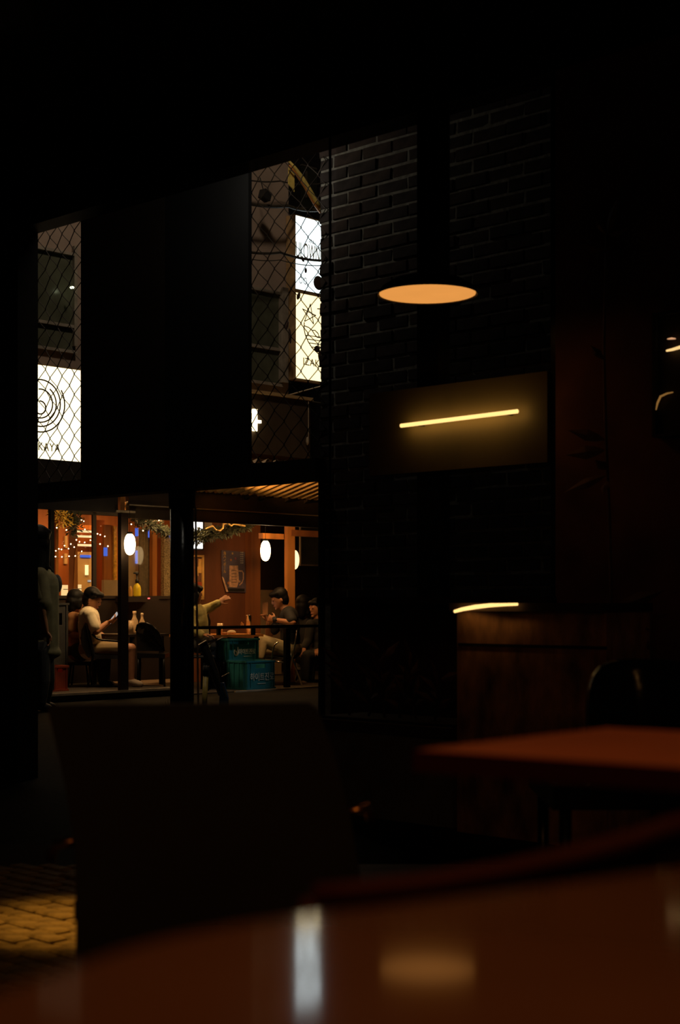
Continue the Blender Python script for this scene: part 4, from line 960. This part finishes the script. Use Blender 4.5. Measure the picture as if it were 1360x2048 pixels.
# ================================================================== CAFE FURNISHING
# pendant lamps
def pendant(label, c, D_, emit, ztop):
    t = thing('pendant_lamp', label, 'lamp', c); r = D_/2; c = Vector(c)
    MB().lathe(c, [(r, 0), (r*.98, .012), (r*.92, .03), (r*.70, .055), (r*.34, .075), (.035, .085), (.035, .20), (.008, .205)], 48, False).build('lamp_shade', m_black, t, True)
    MB().lathe(c, [(r*.965, .004), (r*.965, .008)], 48).build('diffuser', emit, t)
    MB().tube([c+UP*.2, Vector((c.x, c.y, ztop))], .006, 6).build('cord', m_black, t)
    return t
pl0 = at(855, 590, 5.7)
pendant('wide black pendant lamp standing for its window reflection, orange glowing underside', pl0, .38, e_reflected_lamp, 3.35)  # window reflection of a lamp, built as a solid hanging one
pendant('black pendant lamp hanging above the nearest table', Vector((-.15, .62, 2.15)), .38, e_bulb_cafe, 3.35)
# reflected light strip, built as a solid batten on the added board
lb = thing('led_reflection', 'slim glowing strip standing for a light reflected in the window', 'light', PA.p(920, 840, QV+.02))
p, q = PA.p(802, 851.5, QV+.075), PA.p(1035, 822.5, QV+.075)
MB().tube([p, q], .0085, 10).build('reflection_tube', e_led, lb, True)
for t_ in (.12, .88): MB().obox(p.lerp(q, t_)-pV*.04, (q-p).normalized(), pV, UP, .006, .036, .004).build('reflection_mount', m_black, lb)
bl = light('board_glow_light', 'AREA', (p+q)/2-pV*.010, (1, .58, .15), .28, (q-p).length, (p+q)/2-pV*.2, size_y=.014)  # extra area light that strengthens the glow on the board
bl.rotation_euler = Matrix((((q-p).normalized()), UP.cross((q-p).normalized()).cross((q-p).normalized())*-1, pV)).transposed().to_euler()
# counter with led tape
CV = QV+.55
ct = thing('bar_counter', 'low mottled wooden counter under the window with a lit edge', 'counter', GZ(PA.p(1060, 1400, CV), 0))
zc_ = PA.z(1060, 1206, CV)
MB().box(PA, PA.a(914, CV), PA.a(1213, CV), CV-.28, CV, 0, zc_-.03).build('body', m_counter, ct)
MB().box(PA, PA.a(908, CV), PA.a(1216, CV), CV-.29, CV+.03, zc_-.03, zc_).build('worktop', m_room, ct)
MB().box(PA, PA.a(918, CV), PA.a(1214, CV), CV, CV+.006, zc_-.16, zc_-.15).build('groove_strip', m_dark, ct)
tag(MB().tube([PA.p(x, y, CV+.05) for x, y in ((909, 1223), (925, 1218.5), (950, 1214), (980, 1210.5), (1005, 1209.5), (1035, 1208.5))], [.006, .0075, .0085, .0075, .006, .005], 10).build('led_tape', e_led, None, True), 'glowing tape light bent along the counter edge', 'light')
# planter under the window with bare plants
pt = thing('long_planter', 'long concrete planter with thin dark plants below the window', 'planter', GZ(PA.p(770, 1500, QV+.5), 0))
PVv = QV+.5; zp = PA.z(770, 1446, PVv)
MB().box(PA, PA.a(630, PVv), PA.a(905, PVv), PVv-.3, PVv, 0, zp).build('box', m_planter, pt)
MB().box(PA, PA.a(626, PVv), PA.a(908, PVv), PVv-.31, PVv+.02, zp-.04, zp).build('rim', m_room, pt)
MB().box(PA, PA.a(636, PVv), PA.a(900, PVv), PVv-.28, PVv-.02, zp-.01, zp+.01).build('soil', m_soil, pt)
for k, (x, x2, y2) in enumerate(((700, 678, 1300), (735, 752, 1330), (770, 762, 1290), (800, 822, 1350), (835, 815, 1310), (868, 880, 1340))):
    p = PA.w(PA.a(x, PVv-.12), PVv-.12, zp); q = PA.p(x2, y2, PVv-.1)
    t = thing('thin_plant', ['bent thin plant at the fence end of the planter', 'thin plant leaning to its neighbour in the planter', 'tallest thin plant in the planter', 'short leaning plant in the planter', 'upright thin plant near the counter', 'thin plant beside the counter end'][k], 'plant', p, 'thin plants in the long planter')
    mpt = (p+q)/2+pX*random.uniform(-.04, .04); MB().tube([p, mpt, q], [.006, .005, .003], 6).build('stem', m_leafdark, t)
    for j in range(7):
        s = p.lerp(q, .25+.11*j); d = (pX*random.uniform(-1, 1)+UP*random.uniform(.1, .9)+pV*random.uniform(-.5, .5)).normalized(); sd = d.cross(pV).normalized()
        MB().add([s, s+d*.05+sd*.018, s+d*.11+pV*.006, s+d*.05-sd*.018, s+d*.05+pV*.008], [(0, 1, 4), (1, 2, 4), (2, 3, 4), (3, 0, 4)]).build('leaf', m_leafbrown, t)
# tall plant before the pier
tpn = thing('potted_plant', 'tall slender potted plant with long leaves before the red-brown pier', 'plant', GZ(PA.p(1262, 1400, QV+.25), 0))
c0 = WL[tpn.name]; LV = QV+.25
MB().lathe(c0, [(.06, 0), (.085, .20), (.09, .22), (.08, .22), (.07, .17)], 24).build('pot', m_planter, tpn, True)
st_ = [PA.p(x, y, LV) for x, y in ((1224, 1400), (1222, 1200), (1219, 1040), (1212, 880), (1208, 700), (1212, 540), (1214, 470))]
MB().tube([c0+UP*.17, PA.p(1240, 1440, LV)]+st_, .006, 6).build('stem', m_leafbrown, tpn, True)
def lleaf(x0, y0, x1, y1, wd_):
    p, q = PA.p(x0, y0, LV), PA.p(x1, y1, LV+.05); d = (q-p); sd = d.cross(pV).normalized()*wd_; mpt = p.lerp(q, .45)+pV*.012
    MB().add([p, p.lerp(q, .25)+sd*.7, p.lerp(q, .5)+sd, q, p.lerp(q, .5)-sd, p.lerp(q, .25)-sd*.7, mpt], [(0, 1, 6), (1, 2, 6), (2, 3, 6), (3, 4, 6), (4, 5, 6), (5, 0, 6)]).build('leaf', m_leafbrown, tpn)
for l in ((1214, 470, 1236, 395, .02), (1214, 470, 1190, 430, .02), (1214, 470, 1260, 455, .02), (1210, 500, 1160, 485, .022), (1210, 500, 1192, 520, .018), (1208, 720, 1180, 690, .016),
          (1212, 880, 1135, 860, .022), (1212, 900, 1130, 910, .026), (1214, 950, 1128, 985, .02), (1216, 940, 1190, 920, .02), (1216, 960, 1205, 990, .02), (1222, 1240, 1280, 1215, .03), (1222, 1230, 1300, 1260, .03), (1222, 1260, 1320, 1300, .03), (1222, 1220, 1330, 1180, .03)): lleaf(*l)
# framed picture on the pier; emissive arcs stand for lamp reflections in it
fr = thing('framed_reflections', 'dark framed picture on the pier with glowing arcs standing for reflections', 'picture', PA.p(1380, 870, QV+.05))
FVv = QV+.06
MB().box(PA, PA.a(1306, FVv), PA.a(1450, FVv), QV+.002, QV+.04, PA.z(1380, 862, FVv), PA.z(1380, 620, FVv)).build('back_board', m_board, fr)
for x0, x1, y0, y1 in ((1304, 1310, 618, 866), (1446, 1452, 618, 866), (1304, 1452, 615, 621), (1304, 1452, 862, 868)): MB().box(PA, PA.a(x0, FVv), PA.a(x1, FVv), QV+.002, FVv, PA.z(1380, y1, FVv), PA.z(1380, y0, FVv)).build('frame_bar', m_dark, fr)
MB().tube([PA.p(x, y, FVv) for x, y in ((1333, 701.5), (1345, 699), (1360, 694.5), (1380, 688))], [.004, .0055, .0065, .006], 8).build('bright_glint', e_glint, fr, True)
MB().tube([PA.p(x, y, FVv) for x, y in ((1335, 678), (1343, 677), (1351, 677.5))], [.002, .004, .002], 8).build('small_glint', E('glint_dim', (1, .5, .25), .7), fr, True)
MB().tube([PA.p(x, y, FVv) for x, y in ((1312, 820), (1315, 806), (1321, 793), (1334, 787), (1346, 784.5))], [.002, .004, .0045, .0035, .002], 8).build('dim_glint', E('glint_faint', (1, .48, .12), .22), fr, True)

# nearest table
TZ = EYE-.11
def tp_(x, y): d = .11*F/(y-1205); return Vector(((x-680)/F*d, d, TZ))
edge = [tp_(0, 1985), tp_(70, 1962), tp_(150, 1935), tp_(250, 1900), tp_(350, 1874), tp_(480, 1850), tp_(620, 1831), tp_(800, 1810), tp_(1000, 1785), tp_(1320, 1742), tp_(1500, 1720)]
poly = [Vector((-.32, -.35, TZ)), Vector((-.16, .30, TZ))]+edge+[Vector((.55, .78, TZ)), Vector((.75, -.1, TZ)), Vector((.3, -.4, TZ))]
nt_ = thing('cafe_table', 'glossy brown table top nearest the viewer reflecting the white sign', 'table', Vector((.15, .2, 0)))
MB().prism(poly, Vector((0, 0, -.025))).build('table_top', m_table, nt_)
MB().lathe((.2, .12, 0), [(.22, 0), (.22, .015), (.03, .03), (.03, TZ-.026)], 24).build('pedestal', m_black, nt_, True)
rail = thing('bench_rail', 'dark red glossy curved rail just beyond the nearest table', 'rail', Vector((.1, .75, 0)))
rp = [at(630, 1800, .80), at(720, 1792, .80), at(850, 1778, .80), at(1000, 1754, .80), at(1150, 1722, .80), at(1250, 1696, .80), at(1320, 1672, .80), at(1420, 1640, .8)]
MB().tube(rp, .0085, 12).build('bar', m_rim, rail, True)
for p in (rp[0], rp[-1]): MB().tube([p, GZ(p+Vector((0, .02, 0)), 0)], .008, 10).build('leg', m_rim, rail, True)
# red table
A_, B_ = tp_(830, 1500), tp_(1215, 1455); dv = (tp_(1360, 1535)-A_)*2.4
rt = thing('square_table', 'square table with a matt red-brown top beyond the nearest table', 'table', GZ((A_+B_+dv)/2+dv*0, 0))
MB().prism([A_, B_, B_+dv, A_+dv], Vector((0, 0, -.014))).build('table_top', m_table2, rt)
nd = Vector((dv.y, -dv.x, 0)).normalized(); nd = nd if nd.y < 0 else -nd
MB().prism([A_+UP*.0002, A_+dv+UP*.0002, A_+dv-UP*.016, A_-UP*.016], nd*.003).build('edge_band', m_rim, rt)
cc_ = (A_+B_)/2+dv/2
MB().lathe((cc_.x, cc_.y, 0), [(.15, 0), (.15, .012), (.02, .03), (.02, TZ-.015)], 20).build('pedestal', m_black, rt, True)
# chair before the window gap
ch = thing('plywood_chair', 'dark plywood chair with a broad solid back facing away', 'chair', Vector((-.18, 2.1, 0)))
mb = MB(); cp = [(95, 1418), (105, 1411), (615, 1406), (634, 1418), (668, 1505), (702, 1640), (724, 1775), (716, 1900), (150, 1990), (152, 1850), (150, 1700), (128, 1560)]
mb.prism([at(x, y, 2.0) for x, y in cp], Vector((0, .022, 0))); mb.build('backrest', m_chair, ch)
MB().wbox(-.36, .02, 2.03, 2.40, .43, .455).build('seat', m_chair, ch)
for x, y in ((-.34, 2.05), (0, 2.05), (-.34, 2.38), (0, 2.38)): MB().tube([(x, y, 0), (x, y, .44)], .013, 10).build('leg', m_steel, ch, True)
MB().tube([at(690, 1627, 2.05), at(735, 1617, 2.06), at(744, 1640, 2.07)], .0075, 8).build('arm_bar', m_copper, ch, True)
MB().tube([at(160, 1682, 2.05), at(110, 1690, 2.06), at(100, 1720, 2.07)], .0075, 8).build('arm_bar', m_copper, ch, True)
# black vinyl chair by the counter
vc = thing('vinyl_chair', 'shiny black chair with a rounded back by the counter', 'chair', GZ(at(1290, 1400, 3.2), 0))
mb = MB(); n = 14
grid = []
for i in range(n+1):
    for j in range(n+1):
        u, t_ = i/n*2-1, j/n*2-1; k = (abs(u)**4+abs(t_)**4)**.25
        g = 1 if k < 1e-6 else max(abs(u), abs(t_))/k
        x, y = 1295+u*g*118, 1465+t_*g*146; p = at(x, y, 3.2+.07*u*u-.03*(1-u*u)*(1-t_*t_)); grid.append(p)
mb.v = grid+[p+Vector((0, .045, 0)) for p in grid]; N2 = (n+1)**2
for i in range(n):
    for j in range(n):
        a = i*(n+1)+j; q = (a, a+1, a+n+2, a+n+1); mb.f += [q, tuple(k+N2 for k in reversed(q))]
for i in range(n):
    for a, b in ((i, i+1), (n*(n+1)+i, n*(n+1)+i+1), (i*(n+1), (i+1)*(n+1)), (i*(n+1)+n, (i+1)*(n+1)+n)): mb.f.append((a, b, b+N2, a+N2))
mb.build('backrest', m_vinyl, vc, True)
p = WL[vc.name]
MB().wbox(p.x-.2, p.x+.2, p.y-.02, p.y+.38, .42, .47).build('seat', m_vinyl, vc)
for dx, dy in ((-.17, 0), (.17, 0), (-.17, .35), (.17, .35)): MB().tube([(p.x+dx, p.y+dy, 0), (p.x+dx, p.y+dy, .43)], .014, 10).build('leg', m_steel, vc, True)

# ================================================================== TAVERN ROOM LIGHTS, AND ADDED FILL LIGHTS WITHOUT FITTINGS
zi = zI-.08
light('tavern_room_light', 'AREA', FA.w(.9, 3.1, zi), (1, .48, .14), 55, 1.2, FA.w(.9, 3.1, 0), size_y=1.2)
light('tavern_room_light_b', 'AREA', FA.w(2.3, 3.1, zi), (1, .48, .14), 45, 1.2, FA.w(2.3, 3.1, 0), size_y=1.2)
light('porch_fill_a', 'AREA', FA.w(-.85, .30, zP-.02), (1, .62, .27), 24, .3, FA.w(-1.25, .8, .3), size_y=.3)  # added fill aimed at the seated man, no fitting modelled
light('porch_fill_b', 'AREA', FA.w(.55, 1.0, zP-.02), (1, .58, .22), 11, .4, FA.w(.55, 1.0, 0), size_y=.4)  # fill light added under the porch ceiling, source unseen
light('porch_fill_c', 'AREA', FA.w(1.6, .38, zP-.02), (1, .52, .18), 17, .4, FA.w(1.6, .9, .3), size_y=.4)  # added warm fill for the posts and drinkers, without a fitting
light('canopy_fill', 'SPOT', FA.w(-.1, -.45, zF1-.08), (1, .50, .14), 62, .03, FA.w(1.6, -.50, zF1+.30), math.radians(54), blend=.8)  # added spot that brightens the canopy underside
light('paver_spot', 'SPOT', (-.95, 3.55, 2.9), (1, .52, .11), 180, .05, (-.66, 4.0, 0), math.radians(16), blend=1.0)  # spot added for the bright paver patch, its source unseen
light('facade_fill', 'AREA', FA.w(-2.0, -3.0, 8.5), (1, .78, .58), 66, .5, FA.w(-.6, .3, 4.2))  # area light added to brighten the upper facade, unseen
light('crate_fill', 'SPOT', FA.w(1.2, -3.2, 3.4), (.95, .97, .95), 75, .1, FA.w(.62, .1, .12), math.radians(15), blend=.8)  # added narrow spot that lifts the teal crates
light('person_fill', 'SPOT', FA.w(-.5, -2.8, 3.0), (1, .90, .60), 34, .1, at(95, 1225, 13.9), math.radians(20), blend=.8)  # added spot for the lit side of the standing person
light('brick_fill', 'POINT', PA.w(-.35, .42, zH+.12), (1, .93, .80), 2.4, .05)  # point light added behind the header so the brick joints show
